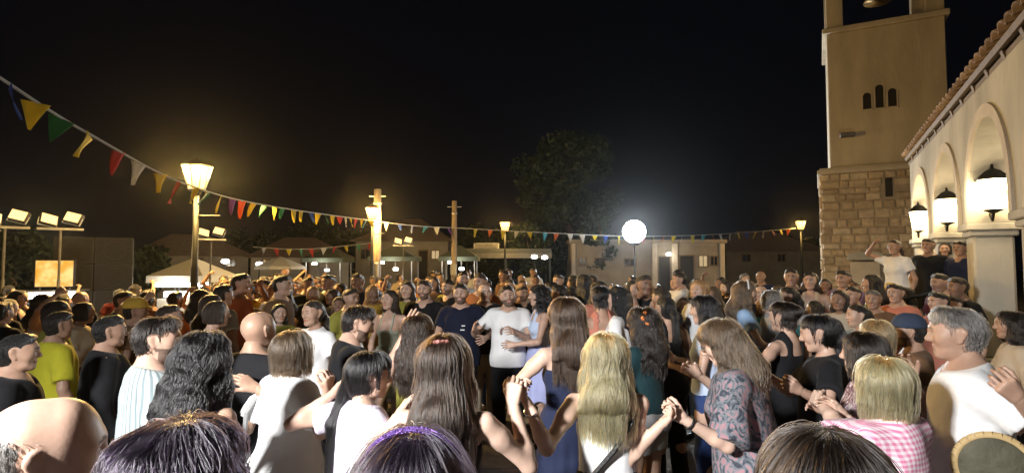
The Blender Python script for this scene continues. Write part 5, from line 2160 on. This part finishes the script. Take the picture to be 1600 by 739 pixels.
person(1164, 438, 5.8, -104, label='person in a sky blue dress with a white hair band, facing right', hair=('wavy', 'lightbrown'), skin='fair', top=('blouse', C_SKY, dict(sleeve=.5, hem=-.05)), bottom=('dress_skirt', C_SKY), n_str=3000, wave=.006, seed=25, L=.02, extra=headband, armR=('l', .18, .33, 1.02), armL=('l', -.2, .3, 1.0))
person(1208, 453, 6.1, -100, label='person in a grey dress beside the white hair band', hair=('bob', 'grey'), skin='light', top=('tee', C_GREY), bottom=('dress_skirt', C_GREY), seed=26, n_str=1500, str_len=.08)


def flower_white(root, sk):
    flower(root, sk, (.045, -.095, .02), mat('flower_white', (.78, .80, .72), .7, .1, 20), .046, petals=7)


person(1224, 470, 4.2, 30, label='person in a black tank top with a white flower in the hair', hair=('bun', 'dark'), skin='light', top=('tank', C_BLACK), bottom=('trousers', C_BLACK), n_str=2200, str_len=.08, seed=27, extra=flower_white, armL=('p', 1150, 535, 4.1), armR=('l', .22, .2, 1.05), head=(8, 0, 0))
person(1272, 490, 3.45, 68, label='person in a black t-shirt laughing and holding hands, right of the printed dress', hair=('ponytail', 'black'), skin='light', top=('tee', C_BLACK, dict(sleeve=.7, loose=.03)), bottom=('trousers', C_BLACK), fat=1.25, n_str=3000, seed=28, L=.25, str_len=.12, head=(-4, -12, 0), armL=('p', 1250, 610, 3.0), armR=('p', 1195, 583, 3.5), poleL=(.6, -.2, -1), hands=('grip', 'grip'))
person(1348, 518, 2.95, 56, label='person in a floral blouse with dark bobbed hair, behind the blond bob', hair=('bob', 'dark'), skin='light', top=('blouse', C_FLOR, dict(sleeve=.6, loose=.03)), bottom=('skirt', C_BLACK), fat=1.1, n_str=3500, seed=29, str_len=.12, armL=('l', -.15, .3, 1.05), armR=('p', 1285, 640, 2.9))


person(1378, 557, 2.3, 22, label='blond person with a bob in a checked pink shirt, hands reaching left', hair=('bob', 'goldblond'), skin='fair', top=('shirt', C_GING, dict(sleeve=.9, loose=.035)), bottom=('skirt', C_BLACK), fat=1.15, n_str=7000, wave=.0015, seed=30, str_len=.16, str_rad=.0010, armL=('p', 1272, 622, 2.75), poleL=(-.2, -.4, -1), armR=('p', 1318, 648, 2.6), hands=('grip', 'relaxed'), head=(14, 0, 0), L=.3)


def bag_tan(root, sk):
    c = sk.P + np.array((-.262, -.02, .15))
    F = Field(c - .22, c + .22, .010)
    F.cone(c + np.array((0, 0, -.002)), c + np.array((0, 0, .002)), .125, .125, .002, fl=(1, 0, 0), fs=3.4)
    b = link('round_bag', field_mesh('round_bag', F, mat('bag_olive', (.075, .07, .045), .7, .2, 14, .3, 40)), root)
    mb = MB()
    n = 28
    for k in range(n):
        p, q = (c + np.array((0, .124 * math.cos(t), .124 * math.sin(t))) for t in (2 * math.pi * k / n, 2 * math.pi * (k + 1) / n))
        mb.tube(p, q, .017, .017, 6, False)
    mb.build('trim', M_TAN, b, smooth=True)


person(1492, 480, 2.6, 60, label='person in a white t-shirt at the right edge, facing left, with a round bag', sex='m', hair=('short', 'grey'), skin='tan', top=('tee', C_WHITE, dict(sleeve=.6, loose=.03, hem=-.16)), bottom=('trousers', C_CHAR), fat=1.15, n_str=3500, str_len=.035, str_rad=.0008, seed=31, armR=('p', 1424, 596, 2.8), poleR=(-.1, .2, -1), armL=('p', 1590, 622, 2.25), poleL=(.7, -.3, -.6), hands=('grip', 'relaxed'), extra=bag_tan, lean=3)
person(1368, 499, 3.8, 45, label='person with pale blond hair between the black t-shirt and the white t-shirt', hair=('bob', 'blond'), skin='fair', top=('tee', C_BEIGE), bottom=('trousers', C_BLACK), n_str=2500, seed=32, str_len=.1)


def cap_on(col):
    def f(root, sk):
        F = Field(sk.hp((0, 0, 0)) - .22, sk.hp((0, 0, 0)) + .22, .010)
        F.cone(sk.hp((0, -.03, .052)), sk.hp((0, .01, .055)), .090, .088, .01)
        F.cone(sk.hp((0, .07, .062)), sk.hp((0, .135, .046)), .048, .044, .008, fl=sk.Rh @ np.array((0, 0, 1.0)), fs=5)
        n_ = sk.Rh @ np.array((0, 0, -1.0))
        F.cut(n_, sk.hp((0, 0, .040)))
        link('cap', field_mesh('cap', F, col), root)
    return f


person(1420, 494, 4.0, 60, label='person in a dark blue cap left of the white t-shirt', sex='m', hair=('short', 'dark'), skin='tan', top=('tee', C_BROWN), bottom=('trousers', C_BLACK), seed=33, extra=cap_on(cloth('cap_blue', (.04, .055, .09))), beard=True)
person(1578, 484, 4.3, 66, label='person in a cream top in front of the porch column at the right edge', hair=('wavy', 'dark'), skin='tan', top=('tee', C_BEIGE, dict(sleeve=.9)), bottom=('trousers', C_BLACK), seed=34, n_str=2500, wave=.006, L=.2)

# ---- the far side of the ring, facing the camera
person(663, 437, 6.9, 172, label='person in a black open necked shirt facing the camera below the thin pole', sex='m', hair=('short', 'dark'), skin='light', top=('shirt', C_BLACK, dict(sleeve=.9)), bottom=('trousers', C_BLACK), beard=True, seed=41, n_str=900, str_len=.03)


def emblem(root, sk):
    mb = MB()
    for x, z, w in ((-.055, .30, .038), (-.045, .255, .046)):
        p = sk.uc(x, .172, z)
        mb.box((p[0] - w / 2, p[1] - .004, p[2] - .006), (p[0] + w / 2, p[1] + .002, p[2] + .006))
    mb.build('chest_emblem', C_WHITE, root)


person(720, 442, 6.5, 176, label='person in a navy t-shirt with a small white emblem, facing the camera', sex='m', hair=('short', 'dark'), skin='light', top=('tee', cloth('dark_navy', (.010, .013, .030)), dict(loose=.03, hem=-.16)), bottom=('trousers', C_BLACK), fat=1.12, beard=True, seed=42, extra=emblem, armL=('l', -.30, .22, 1.12), n_str=900, str_len=.03)
person(790, 446, 6.3, 178, label='person in a white t-shirt and dark trousers dancing face on in the middle', sex='m', hair=('short', 'dark'), skin='light', top=('tee', C_WHITE, dict(loose=.026, hem=-.12)), bottom=('trousers', C_BLACK), beard=True, seed=43, head=(8, 4, 10), armL=('l', -.10, .30, 1.22), armR=('l', .36, .18, 1.25), hands=('relaxed', 'flat'), n_str=900, str_len=.03)
person(842, 444, 6.2, 100, label='person in a pale blue sleeveless dress left of the long brown hair', hair=('curly', 'black'), skin='light', top=('tank', C_PALEBLUE), bottom=('skirt', cloth('periwinkle', (.40, .44, .72))), seed=44, armL=('l', -.2, .32, 1.1), armR=('l', .1, .34, 1.2), n_str=2000, wave=.006, L=.02)
person(610, 452, 6.4, 165, label='person in a pale green dress facing the camera, behind the stretched arm', hair=('long', 'brown'), skin='light', top=('dress', cloth('sage', (.34, .36, .28))), bottom=('dress_skirt', cloth('sage', (.34, .36, .28))), seed=45, head=(-10, 4, 0), L=.2)
person(490, 468, 4.9, 150, label='person in a white t-shirt facing the camera behind the white blouse', hair=('ponytail', 'brown'), skin='tan', top=('tee', C_WHITE), bottom=('trousers', C_CHAR), seed=46, L=.2)
person(349, 444, 6.2, -30, label='person in a pale grey t-shirt, back turned, above the black strappy top', sex='m', hair=('short', 'dark'), skin='tan', top=('tee', cloth('pale_grey', (.52, .54, .52))), bottom=('trousers', C_CHAR), seed=47)
person(513, 428, 8.6, 160, label='tall person in a black t-shirt with head above the crowd, left of the thick pole', sex='m', hair=('short', 'dark'), skin='tan', top=('tee', C_BLACK), bottom=('trousers', C_BLACK), seed=48, h=.018)
person(386, 440, 7.8, 150, label='person in a mustard t-shirt behind the pale grey t-shirt', sex='m', hair=('short', 'dark'), skin='tan', top=('tee', C_MUST), bottom=('trousers', C_CHAR), seed=49, h=.018)
person(548, 450, 6.4, -120, label='person in an olive shirt just left of the bearded dancer', sex='m', hair=('short', 'brown'), skin='tan', top=('shirt', C_OLIVE), bottom=('trousers', C_CHAR), seed=50, h=.018)
person(912, 428, 7.4, 30, label='person in a black top with long dark hair below the big tree', hair=('long', 'black'), skin='light', top=('tee', C_BLACK), bottom=('trousers', C_BLACK), seed=51, h=.018, L=.3)
person(966, 446, 5.3, 60, label='person in a white top, face in profile, left of the orange flower', hair=('wavy', 'black'), skin='light', top=('tee', C_WHITE), bottom=('skirt', C_CHAR), seed=52, h=.018, L=.25)
person(1040, 462, 5.0, 20, label='person in a black t-shirt right of the orange flower, back turned', hair=('ponytail', 'black'), skin='tan', top=('tank', C_BLACK), bottom=('trousers', C_BLACK), seed=53, h=.018, L=.25)
person(1093, 436, 6.4, 130, label='person with grey blond hair in a white blouse behind the pale blue top', hair=('bob', 'blond'), skin='light', top=('blouse', C_WHITE), bottom=('trousers', C_BLACK), seed=54, h=.018)
person(1236, 419, 8.0, 150, label='tall person in a black shirt standing left of the bell tower', sex='m', hair=('short', 'dark'), skin='tan', top=('shirt', C_BLACK), bottom=('trousers', C_BLACK), seed=55, h=.018)
person(1266, 424, 7.8, 140, label='person in a beige top with long hair at the left edge of the bell tower', hair=('wavy', 'brown'), skin='light', top=('tank', C_BEIGE), bottom=('skirt', C_BLACK), seed=56, h=.018, L=.25)
person(1318, 422, 8.2, 120, label='person in a purple shirt at the foot of the bell tower', sex='m', hair=('short', 'dark'), skin='tan', top=('shirt', C_PURPLE, dict(sleeve=.9)), bottom=('trousers', C_CHAR), seed=57, h=.018, fat=1.1)
person(1362, 428, 7.4, 60, label='person in an olive dress below the porch steps', hair=('wavy', 'dark'), skin='tan', top=('tank', C_OLIVE), bottom=('skirt', C_OLIVE), seed=58, h=.018, L=.25)
person(1340, 474, 5.2, 80, label='person in a pale shirt with arms raised in front of the purple shirt', hair=('ponytail', 'dark'), skin='light', top=('tee', cloth('mint', (.48, .55, .48))), bottom=('trousers', C_CHAR), seed=59, h=.018, armL=('l', -.2, .35, 1.5), armR=('l', .2, .35, 1.5), L=.2)
# on the porch
person(1398, 374, 8.6, 110, label='person in a white top and yellow skirt at the top of the porch steps', hair=('ponytail', 'chestnut'), skin='tan', top=('tee', C_WHITE), bottom=('skirt', C_MUST), seed=60, h=.018, base=.62, armR=('l', .2, .2, 1.65), L=.2)
person(1450, 372, 8.8, 120, label='person in a black t-shirt leaning on the porch parapet', sex='m', hair=('short', 'dark'), skin='tan', top=('tee', C_BLACK, dict(sleeve=.8)), bottom=('trousers', C_BLACK), seed=61, h=.018, base=.62, fat=1.15)
person(1476, 378, 9.1, 140, label='person in a yellow dress on the porch beside the black t-shirt', hair=('bob', 'brown'), skin='tan', top=('tee', C_MUST), bottom=('skirt', C_MUST), seed=62, h=.018, base=.62)
person(1500, 376, 8.4, 110, label='person in dark navy on the porch close to the column', sex='m', hair=('short', 'dark'), skin='tan', top=('shirt', C_NAVY, dict(sleeve=1.8)), bottom=('trousers', C_NAVY), seed=63, h=.018, base=.62)
# dim figures at the left
person(92, 486, 4.4, -30, label='person in a bright olive yellow shirt behind the bald head at the left', sex='m', hair=('short', 'dark'), skin='tan', top=('shirt', cloth('lime', (.42, .40, .03)), dict(sleeve=.8)), bottom=('trousers', C_BLACK), seed=64, h=.018, fat=1.2)
person(172, 492, 3.9, -50, label='person in a black shirt just left of the striped shirt', sex='m', hair=('short', 'black'), skin='tan', top=('shirt', C_BLACK, dict(sleeve=1.9)), bottom=('trousers', C_BLACK), seed=65, h=.018, fat=1.3)
person(30, 520, 3.2, -60, label='person in a dark jacket at the left edge above the bald head', sex='m', hair=('short', 'black'), skin='tan', top=('shirt', C_BLACK, dict(sleeve=1.9)), bottom=('trousers', C_BLACK), seed=66, h=.018, fat=1.2)
person(212, 468, 5.4, -60, label='person in a mustard cap in front of the dazzling stall', sex='m', hair=('short', 'dark'), skin='tan', top=('tee', C_BROWN), bottom=('trousers', C_BLACK), seed=67, h=.018, extra=cap_on(cloth('cap_mustard', (.55, .36, .06))))
# ------------------------------------------------------------------ the crowd behind: copies of a few figures, each its own person
crnd = random.Random(21)
H_ = .021
PROTO = {}


def proto(key, **kw):
    PROTO[key] = person(loc=(0, 0, 0), s=1.0, h=H_, **kw)


_A = dict(bottom=('trousers', C_BLACK))
proto('m_stand', sex='m', hair=('short', 'dark'), top=('tee', C_BLACK), seed=1, **_A)
proto('m_drink', sex='m', hair=('short', 'dark'), top=('shirt', C_BLACK, dict(sleeve=.8)), seed=2, armR=('l', .12, .30, 1.25), hands=('relaxed', 'grip'), beard=True, fat=1.12, **_A)
proto('m_clap', sex='m', hair=('short', 'dark'), top=('tee', C_BLACK), seed=3, armL=('l', -.05, .34, 1.28), armR=('l', .05, .34, 1.28), hands=('flat', 'flat'), head=(12, 0, 0), **_A)
proto('m_bald', sex='m', hair=('none', 'dark'), top=('tee', C_BLACK), seed=4, armL=('l', -.24, .25, 1.05), fat=1.15, **_A)
proto('f_long', sex='f', hair=('long', 'dark'), top=('tee', C_BLACK, dict(sleeve=.4)), seed=5, L=.04, **_A)
proto('f_wavy', sex='f', hair=('wavy', 'dark'), top=('tank', C_BLACK), seed=6, L=.02, armL=('l', -.05, .32, 1.22), armR=('l', .06, .32, 1.24), hands=('flat', 'flat'), bottom=('skirt', C_BLACK))
proto('f_tail', sex='f', hair=('ponytail', 'dark'), top=('blouse', C_BLACK), seed=7, L=.03, head=(-14, 0, 0), armR=('l', .25, .25, 1.1), **_A)
proto('f_bob', sex='f', hair=('bob', 'dark'), top=('tee', C_BLACK), seed=8, fat=1.15, bottom=('skirt', C_BLACK))
proto('f_up', sex='f', hair=('curly', 'dark'), top=('tank', C_BLACK), seed=9, L=.03, armR=('l', .22, .22, 1.72), hands=('relaxed', 'grip'), **_A)
proto('m_sit', sex='m', hair=('short', 'dark'), top=('tee', C_BLACK), seed=10, legs='sit', lean=6, armL=('l', -.2, .35, .82), armR=('l', .2, .35, .82), **_A)
proto('f_sit', sex='f', hair=('wavy', 'dark'), top=('tee', C_BLACK), seed=11, legs='sit', lean=8, L=.03, armL=('l', -.2, .33, .82), armR=('l', .12, .28, 1.0), **_A)
POSE = {'m_stand': 'standing', 'm_drink': 'holding one hand up', 'm_clap': 'clapping', 'm_bald': 'standing bareheaded', 'f_long': 'standing', 'f_wavy': 'clapping', 'f_tail': 'turning the head', 'f_bob': 'standing', 'f_up': 'raising an arm', 'm_sit': 'seated', 'f_sit': 'seated'}
TOPC = {'black': C_BLACK, 'navy': C_NAVY, 'white': C_WHITE, 'grey': C_GREY, 'beige': C_BEIGE, 'mustard': C_MUST, 'brown': C_BROWN, 'maroon': C_MAROON, 'olive': C_OLIVE, 'pale blue': C_PALEBLUE, 'coral': C_CORAL, 'purple': C_PURPLE, 'striped': C_STRIPE, 'rust': cloth('rust', (.34, .13, .05)), 'cream': cloth('cream', (.58, .52, .40)), 'teal': cloth('bright_teal', (.05, .20, .21))}
ZONES = ((110, 'below the yellow kiosk board'), (212, 'in front of the loudspeaker stack'), (330, 'in front of the dazzling stall'), (430, 'in front of the white house'), (540, 'below the distant bunting'), (620, 'around the thick pole'), (755, 'around the thin pole'), (870, 'below the cafe canopy'), (960, 'below the huge tree'), (1035, 'below the round flood lamp'), (1135, 'in front of the flat roofed house'), (1288, 'left of the bell tower'), (1420, 'at the foot of the bell tower'), (9999, 'in front of the church porch'))
ORD = ('leftmost', 'second', 'third', 'fourth', 'fifth', 'sixth', 'seventh', 'eighth', 'ninth', 'tenth')
taken = [(o.location.x, o.location.y) for o in COL.objects if o.name.startswith('person') and o.parent is None and o.location.length > .1]
crowd = []


def add_crowd(key, x, y, yaw, top_name, z=0.0, sc=None):
    c = copy_tree(PROTO[key])
    c.location = (x, y, z)
    c.rotation_euler = (0, 0, R(yaw))
    sc = sc or crnd.uniform(.90, 1.05) * (.96 if key[0] == 'f' else 1.02)
    c.scale = (sc * crnd.uniform(.96, 1.06), sc, sc)
    skin = crnd.choice(('fair', 'light', 'light', 'tan', 'tan', 'brown'))
    hc = crnd.choice(('black', 'black', 'dark', 'dark', 'dark', 'dark', 'brown', 'brown', 'grey') if key[0] == 'm' else ('black', 'black', 'dark', 'dark', 'dark', 'brown', 'brown', 'chestnut', 'lightbrown', 'blond'))
    for ch in c.children:
        nm = ch.name.split('.')[0]
        if nm == 'body':
            ms = [skin_mat(skin), lip_mat(skin), brow_mat(hc), EYE, IRIS, stubble_mat(skin, hc)]
        elif nm == 'hair':
            ms = [hair_mat(hc, HAIRC[hc])]
        elif nm in ('trousers', 'skirt'):
            ms = [crnd.choice((C_BLACK, C_CHAR, C_DENIM, C_BROWN, C_NAVY, C_BEIGE))]
        elif nm == 'shoe':
            continue
        else:
            ms = [TOPC[top_name]]
        for i, m in enumerate(ms):
            ch.material_slots[i].link = 'OBJECT'
            ch.material_slots[i].material = m
    crowd.append((c, key, top_name, x, y))
    return c


def free(x, y, d):
    return all((x - a) ** 2 + (y - b) ** 2 > d * d for a, b in taken)


def fill(n, px0, px1, Y0, Y1, yaw0, dyaw, keys, tops, gap=.44, sc=None):
    k = 0
    for _ in range(n * 30):
        if k >= n:
            break
        px = crnd.uniform(px0, px1)
        Y = Y0 + (Y1 - Y0) * crnd.random() ** 1.15
        x = (px - PCX) / FPX * Y
        if not free(x, Y, gap):
            continue
        taken.append((x, Y))
        add_crowd(crnd.choice(keys), x, Y, yaw0 + crnd.uniform(-dyaw, dyaw), crnd.choice(tops), sc=crnd.uniform(*sc) if sc else None)
        k += 1


MIX = ['m_stand', 'm_drink', 'm_clap', 'm_stand', 'm_drink', 'f_wavy', 'f_bob', 'f_long', 'm_bald', 'f_long', 'f_wavy', 'f_tail', 'f_bob', 'f_up', 'f_long', 'm_stand', 'f_tail']
WARMC = ['black', 'black', 'brown', 'brown', 'mustard', 'white', 'maroon', 'olive', 'rust', 'beige', 'navy', 'cream', 'grey', 'coral']
COOLC = ['black', 'black', 'navy', 'white', 'grey', 'brown', 'pale blue', 'maroon', 'teal', 'beige', 'coral', 'black']
fill(46, 330, 840, 7.0, 11.5, 180, 55, MIX, WARMC)
fill(30, 330, 840, 11.5, 17.0, 180, 70, MIX, WARMC)
fill(17, -30, 345, 4.7, 7.4, -45, 50, MIX, WARMC, .48, (.89, .95))
fill(9, -30, 330, 7.4, 11.0, -40, 60, MIX, WARMC, .5, (.86, .91))
fill(22, 840, 1140, 6.6, 10.0, 150, 80, MIX, COOLC)
fill(14, 850, 1300, 10.0, 16.0, 150, 90, MIX, COOLC)
fill(18, 1130, 1420, 6.2, 10.2, 110, 60, MIX, COOLC)
fill(7, 1330, 1500, 6.0, 7.6, 90, 40, MIX, COOLC)
fill(6, 420, 560, 6.0, 7.2, -100, 50, MIX, WARMC)
fill(4, 340, 420, 6.2, 7.4, -60, 40, MIX, WARMC)
fill(5, 1010, 1110, 6.0, 7.0, 60, 60, MIX, COOLC)

# ------------------------------------------------------------------ tables and chairs in the distance
M_PLAS = mat('white_plastic', (.72, .72, .70), .45, .05, 6)
M_CLOTH = cloth('table_paper', (.68, .68, .66))
M_CUP = mat('white_cup', (.75, .75, .74), .5, .03, 6)
M_BOT = mat('green_bottle', (.03, .12, .05), .15, .1, 6, spec=.6)


def make_chair():
    root = empty('chair')
    mb = MB()
    mb.box((-.21, -.20, .42), (.21, .22, .455), .012)
    mb.build('seat', M_PLAS, root)
    for x in (-.19, .19):
        for y in (-.17, .19):
            mb = MB()
            mb.tube((x, y, .419), (x * 1.12, y * 1.15, 0), .020, .016, 6)
            mb.build('leg', M_PLAS, root)
    for x in (-.2, .2):
        mb = MB()
        mb.tube((x, -.18, .456), (x, -.25, .86), .017, .017, 6)
        mb.build('back_post', M_PLAS, root)
    for k in range(5):
        mb = MB()
        x = -.13 + k * .065
        mb.box((x - .017, -.245, .52), (x + .017, -.225, .80), .004)
        mb.build('back_slat', M_PLAS, root)
    mb = MB()
    mb.box((-.2, -.265, .80), (.2, -.235, .87), .008)
    mb.build('top_rail', M_PLAS, root)
    return root


def make_table():
    root = empty('table')
    mb = MB()
    mb.box((-.8, -.4, .71), (.8, .4, .74), .01)
    mb.build('table_top', M_CLOTH, root)
    for x in (-.72, .72):
        for y in (-.32, .32):
            mb = MB()
            mb.tube((x, y, 0), (x, y, .709), .02, .02, 6)
            mb.build('leg', M_STEEL, root)
    return root


cup_me, bot_me = MB(), MB()
cup_me.lathe([(.028, 0), (.039, .10), (.036, .10), (.026, .006)], n=10)
cup_me = cup_me.mesh('cup', M_CUP, True)
bot_me.lathe([(.034, 0), (.034, .15), (.014, .20), (.013, .25)], n=10)
bot_me = bot_me.mesh('bottle', M_BOT, True)
t0, c0 = make_table(), make_chair()
WHERE = ('nearest the coral top', 'below the huge tree', 'left of the flood lamp mast', 'at the foot of the flood lamp', 'right of the flood lamp mast', 'before the flat house doors', 'right of the flat house doors', 'nearest the bell tower')
spots = [(905, 15.5), (940, 19.5), (968, 16.8), (1003, 20.5), (1030, 17.0), (1072, 19.5), (1105, 16.2), (1165, 19.0)]
for i, (px, Y) in enumerate(spots):
    x = (px - PCX) / FPX * Y
    wz = crnd.uniform(-.25, .25)
    tb = copy_tree(t0)
    tb.location = (x, Y, 0)
    tb.rotation_euler = (0, 0, wz)
    tag(tb, 'white topped table %s' % WHERE[i], 'table', 'tables behind the dancers')
    Mx = Matrix.Translation((x, Y, 0)) @ Matrix.Rotation(wz, 4, 'Z')
    for k, (a, b) in enumerate(((-.55, -.2), (-.2, .15), (.15, -.12), (.5, .2))):
        q = Mx @ Vector((a + crnd.uniform(-.1, .1), b, .7405))
        o = link('cup', cup_me, None, q)
        tag(o, '%s white cup on the table %s' % (ORD[k] if k == 0 else ORD[k] + ' from left', WHERE[i]), 'cup', 'cups on the tables')
    for k, a in enumerate((-.35, .33)):
        q = Mx @ Vector((a, .02, .7405))
        o = link('bottle', bot_me, None, q)
        tag(o, '%s green bottle on the table %s' % (('left', 'right')[k], WHERE[i]), 'bottle', 'bottles on the tables')
    for k, (a, b, r_) in enumerate(((-.42, -.62, 0), (.42, -.62, 0), (-.42, .62, 180), (.42, .62, 180))):
        q = Mx @ Vector((a, b, 0))
        ch = copy_tree(c0)
        ch.location = q
        ch.rotation_euler = (0, 0, wz + R(r_))
        tag(ch, 'white chair at the %s %s of the table %s' % (('near', 'near', 'far', 'far')[k], ('left', 'right', 'left', 'right')[k], WHERE[i]), 'chair', 'white chairs at the tables')
        if crnd.random() < .62:
            p = Mx @ Vector((a, b * 1.0, 0))
            fwd = wz + R(r_)
            key = crnd.choice(('m_sit', 'f_sit'))
            tn = crnd.choice(COOLC)
            c = add_crowd(key, p.x - math.sin(fwd) * -.02, p.y + math.cos(fwd) * -.02, math.degrees(fwd), tn, sc=.96)
            crowd.pop()
            tag(c, 'seated person in %s, %s %s of the table %s' % (tn, ('near', 'near', 'far', 'far')[k], ('left', 'right', 'left', 'right')[k], WHERE[i]), 'person', 'people seated at the tables')


def drop(o):
    for ch in list(o.children):
        drop(ch)
    bpy.data.objects.remove(o)


for o in list(PROTO.values()) + [t0, c0]:
    drop(o)

# labels of the crowd: dress, pose, place, then order from the left
bins = {}
for c, key, tn, x, y in crowd:
    px = PCX + x / y * FPX
    zone = next(z for lim, z in ZONES if px < lim)
    row = 'front rows' if y < 7.6 else ('middle rows' if y < 11.5 else 'back rows')
    bins.setdefault((tn, POSE[key], zone, row), []).append((px, c))
for (tn, pose, zone, row), L_ in bins.items():
    L_.sort(key=lambda e: e[0])
    for i, (px, c) in enumerate(L_):
        pre = '' if len(L_) == 1 else ORD[i] + (' ' if i == 0 else ' ')
        tag(c, '%sperson in %s %s %s, %s' % (pre, tn, pose, zone, row), 'person', 'people in the crowd')
# ------------------------------------------------------------------ thin air volume added to give the lamps their halos
mb = MB()
mb.box((-325, -325, -1.0), (325, 325, 14.5))
halo_haze = mb.build('halo_haze', [], kind='stuff')
mh = bpy.data.materials.new('halo_haze')
mh.use_nodes = True
nt = mh.node_tree
nt.nodes.remove(nt.nodes['Principled BSDF'])
pv = N(nt, 'ShaderNodeVolumePrincipled')
pv.inputs['Color'].default_value = (.9, .92, .95, 1)
pv.inputs['Density'].default_value = 0.0003
pv.inputs['Anisotropy'].default_value = 0.90
nt.links.new(pv.outputs[0], nt.nodes['Material Output'].inputs['Volume'])
halo_haze.data.materials.append(mh)
